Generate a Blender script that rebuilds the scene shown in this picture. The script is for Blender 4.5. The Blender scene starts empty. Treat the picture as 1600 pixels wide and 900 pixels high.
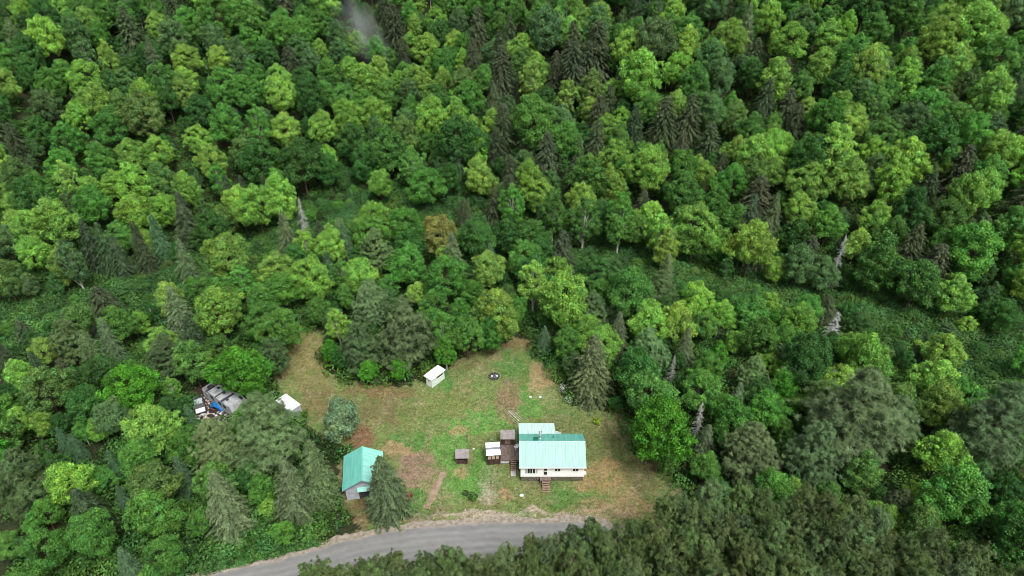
import bpy, math, random
import numpy as np
from mathutils import Vector

# ---------------------------------------------------------------- camera, sky, sun, exposure
S = bpy.context.scene
CH, CP, CF = 79.0, math.radians(35.0), 1067.0
cam = bpy.data.cameras.new('camera'); co = bpy.data.objects.new('camera', cam)
S.collection.objects.link(co); S.camera = co
co.location = (0, 0, CH); co.rotation_euler = (math.radians(55.0), 0, 0)
cam.sensor_width = 36; cam.lens = 24.0; cam.clip_start = 0.5; cam.clip_end = 9000
W = bpy.data.worlds.new('World'); S.world = W; W.use_nodes = True
nt = W.node_tree; bg = nt.nodes['Background']
sky = nt.nodes.new('ShaderNodeTexSky'); sky.sky_type = 'NISHITA'; sky.sun_disc = False
SEL, SAZ = math.radians(58), math.radians(150)     # elevation; azimuth clockwise from +Y
sky.sun_elevation = SEL; sky.sun_rotation = SAZ
sky.air_density = 1.0; sky.dust_density = 6.0; sky.ozone_density = 1.0
hs = nt.nodes.new('ShaderNodeHueSaturation'); hs.inputs['Saturation'].default_value = 0.3
nt.links.new(sky.outputs[0], hs.inputs['Color']); nt.links.new(hs.outputs[0], bg.inputs['Color'])
bg.inputs['Strength'].default_value = 0.13
sl = bpy.data.lights.new('sun', 'SUN'); so = bpy.data.objects.new('sun', sl); S.collection.objects.link(so)
sl.energy = 1.5; sl.angle = math.radians(14); sl.color = (1.0, 0.975, 0.94)
sd = Vector((math.sin(SAZ)*math.cos(SEL), math.cos(SAZ)*math.cos(SEL), math.sin(SEL)))
so.rotation_euler = sd.to_track_quat('Z', 'Y').to_euler()
S.view_settings.view_transform = 'Standard'; S.view_settings.look = 'None'
S.view_settings.exposure = 0.7; S.view_settings.gamma = 1; S.view_settings.use_curve_mapping = False
S.render.engine = 'CYCLES'
S.cycles.pixel_filter_type = 'BLACKMAN_HARRIS'; S.cycles.filter_width = 0.85
S.cycles.max_bounces = 5; S.cycles.diffuse_bounces = 3; S.cycles.glossy_bounces = 2
S.cycles.transmission_bounces = 3; S.cycles.transparent_max_bounces = 4; S.cycles.volume_bounces = 1

rng = np.random.default_rng(7); random.seed(7)

# ---------------------------------------------------------------- terrain
CX = np.array([-400, -130, -97, -74, -32, 10, 36, 63, 93, 130, 400.])
CY = np.array([60, 90, 103, 121, 146, 128, 118, 110, 98, 86, 60.])
def sst(a, b, x):
    t = np.clip((x-a)/(b-a), 0, 1); return t*t*(3-2*t)
def T(x, y):
    x = np.asarray(x, float); y = np.asarray(y, float)
    d = y-np.interp(x, CX, CY)
    z = -3.0*sst(-26, -7, d)
    up = np.clip(d-8, 0, None)
    z = z+0.33*(up-9*(1-np.exp(-up/9)))
    z = np.where(z > 75, 75+20*(1-np.exp(-(np.clip(z, 75, None)-75)/20)), z)
    w = sst(0, 20, d)
    z = z+w*(2.2*np.sin(x*0.045+y*0.02)+1.3*np.sin(x*0.11-y*0.06+1.3)+1.0*np.sin(y*0.09+x*0.02))
    w2 = sst(30, 60, np.hypot(x+2, (y-70)*1.2))
    z = z+w2*(1-w)*0.5*np.sin(x*0.12)*np.cos(y*0.13)
    return z
def T1(x, y): return float(T(x, y))
def proj(x, y, z):
    x, y, z = np.asarray(x, float), np.asarray(y, float), np.asarray(z, float)
    d = y*math.cos(CP)+(CH-z)*math.sin(CP); v = y*math.sin(CP)-(CH-z)*math.cos(CP)
    d = np.where(d < 1, 1, d)
    return 800+x/d*CF, 450-v/d*CF, d
def ray(px, py, h=0.0):
    """ground spot whose point at height h above the terrain lies on this line of sight"""
    dx = (px-800)/CF; dv = -(py-450)/CF
    dy = math.cos(CP)+dv*math.sin(CP); dz = -math.sin(CP)+dv*math.cos(CP)
    t = np.linspace(20, 520, 2600)
    X = dx*t; Y = dy*t; Z = CH+dz*t
    hit = np.nonzero(Z < T(X, Y)+h)[0]
    if len(hit) == 0: return None
    k = hit[0]; return float(X[k]), float(Y[k]), float(t[k])
def PZ(px, py, z=0.0):
    a = CP+math.atan((py-450)/CF); y = (CH-z)/math.tan(a); d = y*math.cos(CP)+(CH-z)*math.sin(CP)
    return (px-800)*d/CF, y

def vnoise(x, y, seed=0):
    xi = np.floor(x).astype(np.int64); yi = np.floor(y).astype(np.int64); fx = x-xi; fy = y-yi
    def h(a, b):
        n = (a*374761393+b*668265263+seed*1274126177) & 0x7fffffff
        n = ((n ^ (n >> 13))*1274126177) & 0x7fffffff
        return ((n ^ (n >> 16)) & 0xffff)/65535.0
    u = fx*fx*(3-2*fx); v = fy*fy*(3-2*fy)
    return (h(xi, yi)*(1-u)+h(xi+1, yi)*u)*(1-v)+(h(xi, yi+1)*(1-u)+h(xi+1, yi+1)*u)*v
def fbm(x, y, s=0, o=4):
    r = 0; a = 0.5; n = 0
    for i in range(o):
        r = r+a*vnoise(x*2**i+17*i, y*2**i+31*i, s+i); n += a; a *= 0.55
    return r/n

def inpoly(px, py, poly):
    px = np.asarray(px, float); py = np.asarray(py, float); r = np.zeros(px.shape, bool); n = len(poly)
    for i in range(n):
        x1, y1 = poly[i]; x2, y2 = poly[(i+1) % n]
        c = ((y1 > py) != (y2 > py)) & (px < (x2-x1)*(py-y1)/((y2-y1) or 1e-9)+x1)
        r ^= c
    return r
CLEAR = [(488,513),(455,530),(436,560),(428,592),(432,622),(470,642),(478,668),(510,690),(545,700),(532,745),(536,800),(560,822),
         (540,850),(430,900),(300,905),(340,885),(480,850),(620,900),(900,900),(1010,830),(1060,770),(1040,728),(985,705),(985,655),
         (960,642),(895,625),(862,585),(838,548),(836,524),(800,530),(765,540),(718,545),(700,572),(640,596),(570,598),(515,588),(503,545),(510,520)]

# ---------------------------------------------------------------- materials
def mat(name, col, rough=0.8, spec=0.3, metal=0.0, noise=0.0, nscale=3.0, bump=0.0, bscale=20.0, col2=None, stretch=None):
    m = bpy.data.materials.new(name); m.use_nodes = True; n = m.node_tree; b = n.nodes['Principled BSDF']
    b.inputs['Base Color'].default_value = (*col, 1); b.inputs['Roughness'].default_value = rough
    b.inputs['Specular IOR Level'].default_value = spec; b.inputs['Metallic'].default_value = metal
    tc = n.nodes.new('ShaderNodeTexCoord')
    if noise or col2:
        nz = n.nodes.new('ShaderNodeTexNoise'); nz.inputs['Scale'].default_value = nscale; nz.inputs['Detail'].default_value = 6
        if stretch:
            mp = n.nodes.new('ShaderNodeMapping'); mp.inputs['Scale'].default_value = stretch
            n.links.new(tc.outputs['Object'], mp.inputs['Vector']); n.links.new(mp.outputs[0], nz.inputs['Vector'])
        else: n.links.new(tc.outputs['Object'], nz.inputs['Vector'])
        mx = n.nodes.new('ShaderNodeMix'); mx.data_type = 'RGBA'
        c2 = col2 or tuple(c*(1-noise) for c in col)
        rp = n.nodes.new('ShaderNodeMapRange'); rp.inputs[1].default_value = 0.38; rp.inputs[2].default_value = 0.62
        n.links.new(nz.outputs['Fac'], rp.inputs[0]); n.links.new(rp.outputs[0], mx.inputs['Factor'])
        mx.inputs['A'].default_value = (*col, 1); mx.inputs['B'].default_value = (*c2, 1)
        n.links.new(mx.outputs['Result'], b.inputs['Base Color'])
    if bump:
        nb = n.nodes.new('ShaderNodeTexNoise'); nb.inputs['Scale'].default_value = bscale
        n.links.new(tc.outputs['Object'], nb.inputs['Vector'])
        bp = n.nodes.new('ShaderNodeBump'); bp.inputs['Strength'].default_value = bump; bp.inputs['Distance'].default_value = 0.05
        n.links.new(nb.outputs['Fac'], bp.inputs['Height']); n.links.new(bp.outputs[0], b.inputs['Normal'])
    return m
def leafmat(name, trans=0.22, usecol=True, col=(0.06, 0.14, 0.03)):
    """leaf colour = the tree's own colour x a per-leaf tint stored on the mesh"""
    m = bpy.data.materials.new(name); m.use_nodes = True; n = m.node_tree
    for k in list(n.nodes):
        if k.type != 'OUTPUT_MATERIAL': n.nodes.remove(k)
    out = [k for k in n.nodes if k.type == 'OUTPUT_MATERIAL'][0]
    at = n.nodes.new('ShaderNodeAttribute'); at.attribute_name = 'tint'
    mx = n.nodes.new('ShaderNodeMix'); mx.data_type = 'RGBA'; mx.blend_type = 'MULTIPLY'; mx.inputs['Factor'].default_value = 1
    if usecol:
        oi = n.nodes.new('ShaderNodeObjectInfo'); n.links.new(oi.outputs['Color'], mx.inputs['A'])
    else: mx.inputs['A'].default_value = (*col, 1)
    n.links.new(at.outputs['Color'], mx.inputs['B'])
    p = n.nodes.new('ShaderNodeBsdfPrincipled'); p.inputs['Roughness'].default_value = 0.55; p.inputs['Specular IOR Level'].default_value = 0.25
    t = n.nodes.new('ShaderNodeBsdfTranslucent'); ms = n.nodes.new('ShaderNodeMixShader'); ms.inputs[0].default_value = trans
    n.links.new(mx.outputs['Result'], p.inputs['Base Color']); n.links.new(mx.outputs['Result'], t.inputs['Color'])
    n.links.new(p.outputs[0], ms.inputs[1]); n.links.new(t.outputs[0], ms.inputs[2]); n.links.new(ms.outputs[0], out.inputs[0])
    return m
LEAF = leafmat('leaf', 0.32); NEEDLE = leafmat('needle', 0.2)
M = dict(
 bark=mat('bark', (0.11,0.085,0.065), 0.9, 0.1, noise=0.5, nscale=4, bump=0.4), birch=mat('birch_bark', (0.62,0.6,0.55), 0.7, 0.2, noise=0.7, nscale=5),
 dead=mat('dead_wood', (0.40,0.42,0.39), 0.9, 0.1, noise=0.4, nscale=2),
 roof=mat('teal_roof_metal', (0.15,0.47,0.39), 0.42, 0.5, noise=0.20, nscale=1.0, stretch=(4.5,.35,.35)), roofext=mat('shade_lifted_roof_metal', (0.48,0.66,0.61), 0.5, 0.4, noise=0.14, nscale=1.0, stretch=(4.5,.35,.35)), roofpale=mat('sky_sheen_roof_metal', (0.29,0.485,0.43), 0.55, 0.3, noise=0.12, nscale=1.0, stretch=(4.5,.30,.35)),  # sky sheen on the front and lift against shade on the extension are painted
 roofmid=mat('lit_teal_roof_metal', (0.24,0.56,0.48), 0.4, 0.5, noise=0.16, nscale=1.0, stretch=(.35,4.5,.35)),
 siding=mat('white_siding', (0.80,0.80,0.78), 0.6, 0.3, noise=0.05, nscale=1.5), lattice=mat('grey_skirting', (0.20,0.185,0.14), 0.9, 0.1, noise=0.5, nscale=2.5),
 glass=mat('window_glass', (0.015,0.02,0.025), 0.12, 0.6), trim=mat('white_trim', (0.78,0.78,0.76), 0.5), shutter=mat('grey_shutter', (0.42,0.45,0.46), 0.6),
 wood=mat('weathered_wood', (0.20,0.155,0.135), 0.85, 0.1, noise=0.35, nscale=2.2, bump=0.2), darkwood=mat('dark_stained_wood', (0.085,0.052,0.042), 0.8, 0.15, noise=0.35, nscale=2),
 stepwood=mat('step_wood', (0.30,0.20,0.15), 0.8, 0.15, noise=0.3, nscale=3), greyroof=mat('grey_rolled_roofing', (0.27,0.245,0.24), 0.9, 0.1, noise=0.25, nscale=1.6),
 whitemetal=mat('white_painted_metal', (0.72,0.74,0.75), 0.45, 0.4, noise=0.12, nscale=1.2), greystripe=mat('grey_roof_panel', (0.17,0.19,0.235), 0.6),
 steel=mat('galvanised_steel', (0.55,0.56,0.57), 0.35, 0.5, 0.7), hatch=mat('dark_green_panel', (0.015,0.16,0.10), 0.5), black=mat('black_rubber', (0.02,0.02,0.022), 0.7),
 greysid=mat('blue_grey_siding', (0.40,0.43,0.47), 0.7, 0.2, noise=0.2, nscale=1.8), tan=mat('tan_blind', (0.48,0.38,0.29), 0.8, noise=0.2, nscale=3),
 concrete=mat('concrete', (0.46,0.43,0.41), 0.9, 0.1, noise=0.2, nscale=4), stone=mat('fire_ring_stone', (0.07,0.065,0.07), 0.9, 0.1, noise=0.4, nscale=5),
 ash=mat('ash', (0.05,0.045,0.045), 1, 0), lilac=mat('lilac_plastic', (0.16,0.13,0.22), 0.6), mint=mat('pale_green_siding', (0.60,0.68,0.60), 0.6, noise=0.08, nscale=1.5),
 blue=mat('blue_tarp', (0.015,0.17,0.50), 0.5, 0.4, noise=0.3, nscale=2), camper=mat('chalky_camper_skin', (0.42,0.44,0.45), 0.6, 0.3, noise=0.4, nscale=1.6),
 charcoal=mat('charcoal_metal', (0.045,0.045,0.05), 0.6), rock=mat('pale_rock', (0.60,0.63,0.60), 0.85, 0.1, noise=0.2, nscale=3), soil=mat('dark_soil', (0.04,0.028,0.022), 1, 0, noise=0.4, nscale=2),
)

# ---------------------------------------------------------------- object helpers
COL = S.collection
class MB:
    def __init__(s): s.v = []; s.f = []
    def add(s, vs, fs):
        b = len(s.v); s.v += [tuple(v) for v in vs]; s.f += [tuple(b+i for i in f) for f in fs]; return s
    def box(s, x0, x1, y0, y1, z0, z1):
        return s.add([(x0,y0,z0),(x1,y0,z0),(x1,y1,z0),(x0,y1,z0),(x0,y0,z1),(x1,y0,z1),(x1,y1,z1),(x0,y1,z1)],
                     [(0,3,2,1),(4,5,6,7),(0,1,5,4),(1,2,6,5),(2,3,7,6),(3,0,4,7)])
    def slab(s, pts, th):
        p = [Vector(q) for q in pts]; n = (p[1]-p[0]).cross(p[-1]-p[0]).normalized(); k = len(p)
        if n.z < 0: n = -n
        lo = [q-n*th for q in p]
        return s.add(p+lo, [tuple(range(k)), tuple(range(2*k-1, k-1, -1))]+[(i, i+k, (i+1) % k+k, (i+1) % k) for i in range(k)])
    def prism(s, prof, y0, y1):      # profile in x,z pushed along y
        k = len(prof)
        return s.add([(x,y0,z) for x, z in prof]+[(x,y1,z) for x, z in prof],
                     [tuple(range(k)), tuple(range(2*k-1, k-1, -1))]+[(i, i+k, (i+1) % k+k, (i+1) % k) for i in range(k)])
    def tube(s, pts, rad, n=6):
        pts = [Vector(p) for p in pts]; b = len(s.v); rings = []
        for i, p in enumerate(pts):
            d = (pts[min(i+1, len(pts)-1)]-pts[max(i-1, 0)]).normalized()
            a = d.orthogonal().normalized(); c = d.cross(a)
            rings.append([p+(a*math.cos(2*math.pi*k/n)+c*math.sin(2*math.pi*k/n))*rad[i] for k in range(n)])
        vs = [v for r in rings for v in r]; fs = []
        for i in range(len(pts)-1):
            for k in range(n): fs.append((i*n+k, i*n+(k+1) % n, (i+1)*n+(k+1) % n, (i+1)*n+k))
        fs.append(tuple(range(n-1, -1, -1))); fs.append(tuple(range((len(pts)-1)*n, len(pts)*n)))
        return s.add(vs, fs)
    def build(s, name, m, parent=None, smooth=False):
        me = bpy.data.meshes.new(name); me.from_pydata(s.v, [], s.f); me.materials.append(m)
        if smooth: me.polygons.foreach_set('use_smooth', [True]*len(me.polygons))
        o = bpy.data.objects.new(name, me); COL.objects.link(o); o.parent = parent; return o
def blob(c, r, seed=0, n=10, m=7, amp=0.15):
    rr = random.Random(seed); vs = []; fs = []
    for i in range(m+1):
        th = math.pi*i/m
        for k in range(n):
            ph = 2*math.pi*k/n; q = 1+rr.uniform(-amp, amp)
            vs.append((c[0]+r[0]*q*math.sin(th)*math.cos(ph), c[1]+r[1]*q*math.sin(th)*math.sin(ph), c[2]+r[2]*q*math.cos(th)))
    for i in range(m):
        for k in range(n): fs.append((i*n+k, (i+1)*n+k, (i+1)*n+(k+1) % n, i*n+(k+1) % n))
    return vs, fs
def tag(o, label, cat=None, group=None, kind=None):
    if label: o['label'] = label
    if cat: o['category'] = cat
    if group: o['group'] = group
    if kind: o['kind'] = kind
    return o
def thing(name, label, cat, x=0, y=0, z=None, rz=0, group=None):
    o = bpy.data.objects.new(name, None); COL.objects.link(o); o.empty_display_size = 0.3
    o.location = (x, y, T1(x, y) if z is None else z); o.rotation_euler = (0, 0, rz); return tag(o, label, cat, group)
def quads(name, C, D, N, a, b, tint, m):
    """mesh of diamond leaves: centre C, long axis D, facing N, half length a, half width b"""
    N = N/np.linalg.norm(N, axis=1, keepdims=True); D = D-N*(D*N).sum(1, keepdims=True)
    D = D/(np.linalg.norm(D, axis=1, keepdims=True)+1e-9); E = np.cross(N, D)
    a = np.broadcast_to(a, (len(C),))[:, None]; b = np.broadcast_to(b, (len(C),))[:, None]
    V = np.stack([C-D*a, C+E*b-D*a*0.15, C+D*a, C-E*b-D*a*0.15], 1).reshape(-1, 3); n = len(C)
    me = bpy.data.meshes.new(name); me.vertices.add(4*n); me.vertices.foreach_set('co', V.astype('f4').ravel())
    me.loops.add(4*n); me.loops.foreach_set('vertex_index', np.arange(4*n, dtype='i4'))
    me.polygons.add(n); me.polygons.foreach_set('loop_start', np.arange(0, 4*n, 4, dtype='i4'))
    at = me.attributes.new('tint', 'FLOAT_COLOR', 'POINT')
    if tint.ndim == 1: tint = np.stack([tint, tint, tint], 1)
    col = np.ones((n, 4), 'f4'); col[:, :3] = tint; at.data.foreach_set('color', np.repeat(col, 4, 0).ravel())
    me.materials.append(m); me.update(calc_edges=True); me.validate(); return me
def mrad(me, q=95):
    v = np.zeros(len(me.vertices)*3, 'f4'); me.vertices.foreach_get('co', v); v = v.reshape(-1, 3); return float(np.percentile(np.hypot(v[:, 0], v[:, 1]), q))
def rdir(n):
    v = rng.normal(size=(n, 3)); return v/np.linalg.norm(v, axis=1, keepdims=True)

# ---------------------------------------------------------------- ground
def axis(lo, hi, step, far, grow=1.16):
    a = list(np.arange(lo, hi, step)); s = step; x = a[-1]
    while x < far: s *= grow; x += s; a.append(x)
    s = step; x = a[0]
    while x > -far: s *= grow; x -= s; a.insert(0, x)
    return np.array(a)
gx = axis(-46, 32, 0.24, 3500); gy = axis(50, 96, 0.24, 3500)
GX, GY = np.meshgrid(gx, gy); GZ = T(GX, GY)
me = bpy.data.meshes.new('ground'); ny, nx = GX.shape
me.vertices.add(nx*ny); me.vertices.foreach_set('co', np.stack([GX, GY, GZ], -1).astype('f4').ravel())
i = np.arange((ny-1)*(nx-1)); r = i//(nx-1); c = i % (nx-1); v0 = r*nx+c
fi = np.stack([v0, v0+1, v0+nx+1, v0+nx], 1).astype('i4')
me.loops.add(fi.size); me.loops.foreach_set('vertex_index', fi.ravel())
me.polygons.add(len(fi)); me.polygons.foreach_set('loop_start', np.arange(0, fi.size, 4, dtype='i4'))
me.polygons.foreach_set('use_smooth', np.ones(len(fi), bool))
PXg, PYg, Dg = proj(GX, GY, GZ)
wx = PXg+(fbm(GX*0.35, GY*0.35, 3)-0.5)*38+(fbm(GX*1.3, GY*1.3, 8)-0.5)*26
wy = PYg+(fbm(GX*0.35, GY*0.35, 5)-0.5)*32+(fbm(GX*1.3, GY*1.3, 9)-0.5)*20
def over(c, col, w): return c*(1-w[..., None])+np.array(col)*w[..., None]
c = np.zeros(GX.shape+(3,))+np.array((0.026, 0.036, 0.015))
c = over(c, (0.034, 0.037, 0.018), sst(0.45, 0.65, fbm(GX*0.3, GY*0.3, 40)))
incl = (GY > 40) & (GY < 100) & inpoly(wx, wy, CLEAR)
cc = np.zeros(GX.shape+(3,))+np.array((0.135, 0.165, 0.056))
cc = over(cc, (0.12, 0.185, 0.055), 0.75*sst(0.45, 0.62, fbm(GX*0.22, GY*0.22, 11)))
cc = over(cc, (0.22, 0.185, 0.105), 0.5*sst(0.52, 0.66, fbm(GX*0.4, GY*0.4, 14)))
G1, G2, TN, PK, RD, BR, GV = (0.090,0.215,0.045), (0.065,0.160,0.036), (0.27,0.195,0.105), (0.21,0.145,0.105), (0.165,0.098,0.055), (0.13,0.095,0.05), (0.34,0.29,0.225)
PATCH = [(475,560,45,50,(0.185,0.165,0.068),.8),(500,630,40,30,(0.16,0.13,0.06),.8),(590,610,60,12,RD,.6),(600,640,40,22,BR,.55),(560,690,26,28,RD,.95),(548,712,12,16,RD,.9),
 (745,660,46,22,G1,.9),(705,700,30,34,G1,.9),(640,686,30,14,G2,.8),(727,755,36,30,G1,.85),(650,790,28,30,G2,.95),(836,640,20,14,G1,.9),(823,612,10,30,G1,.9),
 (800,572,22,22,G2,.8),(692,592,14,20,G2,.85),(850,553,30,16,G2,.6),(902,775,50,14,G2,.7),(842,590,24,22,TN,.75),(792,622,16,36,(0.2,0.14,0.085),.8),(717,672,18,9,TN,.7),
 (650,730,32,28,PK,.9),(620,706,26,10,TN,.8),(632,748,22,16,PK,.8),(725,738,14,10,TN,.7),(665,690,8,16,PK,.6),(785,535,60,12,RD,.75),(738,560,34,16,BR,.5),(945,745,40,26,(0.25,0.17,0.08),.8),
 (970,788,60,18,(0.24,0.17,0.09),.75),(762,768,13,20,GV,.6),(786,768,10,10,TN,.9),(660,800,60,10,BR,.5),(560,800,26,30,(0.11,0.08,0.04),.8),(930,690,30,30,(0.12,0.12,0.045),.6),
 (960,670,20,30,(0.085,0.075,0.035),.6),(1000,740,30,40,(0.10,0.085,0.04),.6),(690,640,40,16,(0.14,0.16,0.05),.5),(760,720,18,26,G1,.8),(770,745,14,24,(0.16,0.19,0.10),.6),(880,650,30,10,G2,.5),
 (800,803,150,7,GV,.85),(640,815,60,6,(0.22,0.17,0.12),.8),(945,806,60,9,(0.27,0.2,0.12),.8),(430,868,90,14,G2,.9),(310,890,24,30,BR,.9),(860,700,62,52,(0.11,0.12,0.05),.5)]
for (a, b, ra, rb, col, al) in PATCH:
    q = np.sqrt(((wx-a)/ra)**2+((wy-b)/rb)**2)
    cc = over(cc, col, al*(1-sst(0.72, 1.18, q)))
cc = over(cc, (0.22, 0.19, 0.11), 0.36*sst(0.56, 0.68, fbm(GX*1.1, GY*1.3, 31)))
cc = over(cc, (0.07, 0.155, 0.032), 0.42*sst(0.56, 0.68, fbm(GX*0.9+40, GY*1.1, 33)))
cc = over(cc, (0.085, 0.070, 0.035), 0.25*sst(0.62, 0.74, fbm(GX*1.5+80, GY*1.7, 35)))
mot = 0.66+0.72*fbm(GX*1.9, GY*1.9, 21, 3)
cc *= mot[..., None]
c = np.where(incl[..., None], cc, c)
# scrapyard dirt
q = np.sqrt(((wx-338)/42)**2+((wy-630)/34)**2); c = over(c, (0.045, 0.030, 0.024), (1-sst(0.8, 1.2, q)))
at = me.attributes.new('soil', 'FLOAT_COLOR', 'POINT')
at.data.foreach_set('color', np.concatenate([c, np.ones(c.shape[:2]+(1,))], -1).astype('f4').ravel())
me.update(calc_edges=True)
gm = bpy.data.materials.new('ground'); gm.use_nodes = True; n = gm.node_tree; b = n.nodes['Principled BSDF']
b.inputs['Roughness'].default_value = 0.95; b.inputs['Specular IOR Level'].default_value = 0.1
a_ = n.nodes.new('ShaderNodeAttribute'); a_.attribute_name = 'soil'; tc = n.nodes.new('ShaderNodeTexCoord')
nz = n.nodes.new('ShaderNodeTexNoise'); nz.inputs['Scale'].default_value = 2.6; nz.inputs['Detail'].default_value = 8; nz.inputs['Roughness'].default_value = 0.75
n.links.new(tc.outputs['Object'], nz.inputs['Vector'])
mr = n.nodes.new('ShaderNodeMapRange'); mr.inputs[1].default_value = 0.3; mr.inputs[2].default_value = 0.7; mr.inputs[3].default_value = 0.35; mr.inputs[4].default_value = 1.65
n.links.new(nz.outputs['Fac'], mr.inputs[0])
mx = n.nodes.new('ShaderNodeMix'); mx.data_type = 'RGBA'; mx.blend_type = 'MULTIPLY'; mx.inputs['Factor'].default_value = 1
n.links.new(a_.outputs['Color'], mx.inputs['A']); n.links.new(mr.outputs[0], mx.inputs['B']); n.links.new(mx.outputs['Result'], b.inputs['Base Color'])
bp = n.nodes.new('ShaderNodeBump'); bp.inputs['Distance'].default_value = 0.25; bp.inputs['Strength'].default_value = 0.7
n.links.new(nz.outputs['Fac'], bp.inputs['Height']); n.links.new(bp.outputs[0], b.inputs['Normal'])
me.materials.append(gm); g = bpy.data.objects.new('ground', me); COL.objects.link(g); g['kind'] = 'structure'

# ---------------------------------------------------------------- road and footpath
def ribbon(name, pts, wl, wr, lift, m, jit=0.25, seg=0.5, K=9):
    pts = [Vector((p[0], p[1], 0)) for p in pts]; fine = []
    for i in range(len(pts)-1):
        p0 = pts[max(i-1, 0)]; p1 = pts[i]; p2 = pts[i+1]; p3 = pts[min(i+2, len(pts)-1)]
        k = max(2, int((p2-p1).length/seg))
        for j in range(k):
            t = j/k; fine.append(0.5*((2*p1)+(p2-p0)*t+(2*p0-5*p1+4*p2-p3)*t*t+(3*p1-p0-3*p2+p3)*t**3))
    fine.append(pts[-1]); vs = []; fs = []
    for i, p in enumerate(fine):
        d = (fine[min(i+1, len(fine)-1)]-fine[max(i-1, 0)]).normalized(); nn = Vector((-d.y, d.x, 0))
        jl = (float(fbm(np.array(i*0.16), np.array(1.0), 70))-0.5)*2*jit+(float(vnoise(np.array(i*0.9), np.array(2.0), 71))-0.5)*jit*0.6
        jr = (float(fbm(np.array(i*0.16), np.array(5.0), 72))-0.5)*2*jit
        for k in range(K):
            t = k/(K-1); q = p+nn*((wl+jl)*(1-t)-(wr+jr)*t); crown = 0.05*(1-(2*t-1)**2)
            vs.append((q.x, q.y, T1(q.x, q.y)+lift+crown))
    for i in range(len(fine)-1):
        for k in range(K-1): fs.append((i*K+k, (i+1)*K+k, (i+1)*K+k+1, i*K+k+1))
    o = MB().add(vs, fs).build(name, m, None, True); o['kind'] = 'structure'; return o
edge = [(-75,37),(-56,43),(-37.9,49.6),(-26.6,53.2),(-19.6,55.6),(-10.8,57.1),(-1.7,57.8),(9.8,57.6),(18,55),(28.9,50.5),(40,43),(60,30),(90,12)]
ribbon('gravel_shoulder', [(a, b+.5) for a, b in edge], 0.25, 7.0, 0.012, mat('shoulder_gravel', (0.31,0.275,0.235), 0.95, 0.05, nscale=1.8, col2=(0.19,0.165,0.12), bump=0.4, bscale=14), 0.7)
rmat = mat('road_gravel_asphalt', (0.20,0.20,0.21), 0.9, 0.15, bump=0.3, bscale=8)
rd = ribbon('road', [(a, b-.25) for a, b in edge], 0.0, 5.3, 0.035, rmat, 0.35, K=25)
nv = len(rd.data.vertices); co_ = np.zeros(nv*3, 'f4'); rd.data.vertices.foreach_get('co', co_); co_ = co_.reshape(-1, 3); ac_ = (np.arange(nv) % 25)/24
yv = co_[:, 1]-np.interp(co_[:, 0], [e[0] for e in edge], [e[1] for e in edge])
tr_ = np.exp(-((ac_-.24)/.06)**2)+np.exp(-((ac_-.42)/.06)**2)+np.exp(-((ac_-.62)/.06)**2)+np.exp(-((ac_-.80)/.06)**2)
wv = 0.86+0.16*tr_+0.30*(fbm(co_[:, 0]*.35, yv*2.2, 91)-.5)+0.25*(fbm(co_[:, 0]*2, co_[:, 1]*2, 92)-.5)
wc = np.stack([wv*.205, wv*.207, wv*.200], 1); ed_ = (sst(.90, 1.0, np.abs(ac_*2-1)+.25*(fbm(co_[:, 0], co_[:, 1], 93)-.5)))[:, None]*.7
wc = wc*(1-ed_)+np.array((.27, .245, .215))*ed_
at = rd.data.attributes.new('wear', 'FLOAT_COLOR', 'POINT'); at.data.foreach_set('color', np.concatenate([wc, np.ones((nv, 1))], 1).astype('f4').ravel())
an = rmat.node_tree.nodes.new('ShaderNodeAttribute'); an.attribute_name = 'wear'; rmat.node_tree.links.new(an.outputs['Color'], rmat.node_tree.nodes['Principled BSDF'].inputs['Base Color'])
pmat = mat('trodden_earth', (0.30,0.225,0.165), 0.95, 0.05, nscale=1.4, col2=(0.22,0.155,0.11), bump=0.3, bscale=10)
fp = [PZ(*p) for p in ((692,738),(686,752),(679,764),(674,777),(669,787),(667,796))]
ribbon('path', fp, 0.5, 0.5, 0.012, pmat, 0.35)

# ---------------------------------------------------------------- tree prototypes (shared meshes)
def lobes(C, R, n, leaf, outw, name, m, flat=0.8, spray=0.70, tv=0.18, hue=0.05):
    """leaf clumps: centre, radius, leaves per unit; outw = preferred outward direction of each clump"""
    PC = []; PD = []; PN = []; PT = []; PA = []
    for k in range(len(C)):
        nk = int(n*R[k]**1.6); d = rdir(int(nk*1.6)); o = outw[k]/np.linalg.norm(outw[k]); d = d[(d@o) > -0.35][:nk]
        nk = len(d); rad = R[k]*(0.45+0.65*rng.random(nk)**0.7)*(1+0.16*np.sin(5*np.arctan2(d[:,1], d[:,0])+k*1.7))
        p = C[k]+d*rad[:, None]*np.array((1, 1, flat))
        nn = d+spray*rng.normal(size=(nk, 3))*0.8; PC.append(p); PN.append(nn); PD.append(d*np.array((1,1,0.2))+0.7*rdir(nk)+np.array((0,0,-0.25)))
        t = (1+tv*rng.normal())*(1+0.24*rng.normal(size=nk)); h = hue*rng.normal()+0.06*rng.normal(size=nk)
        PT.append(np.clip(np.stack([t*(1+h*1.5), t*(1+h*0.3), t*(1-h)], 1), 0.35, 1.9)); PA.append(leaf*(0.7+0.6*rng.random(nk)))
    PA = np.concatenate(PA)
    return quads(name, np.concatenate(PC), np.concatenate(PD), np.concatenate(PN), PA, PA*0.62, np.concatenate(PT), m)
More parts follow.
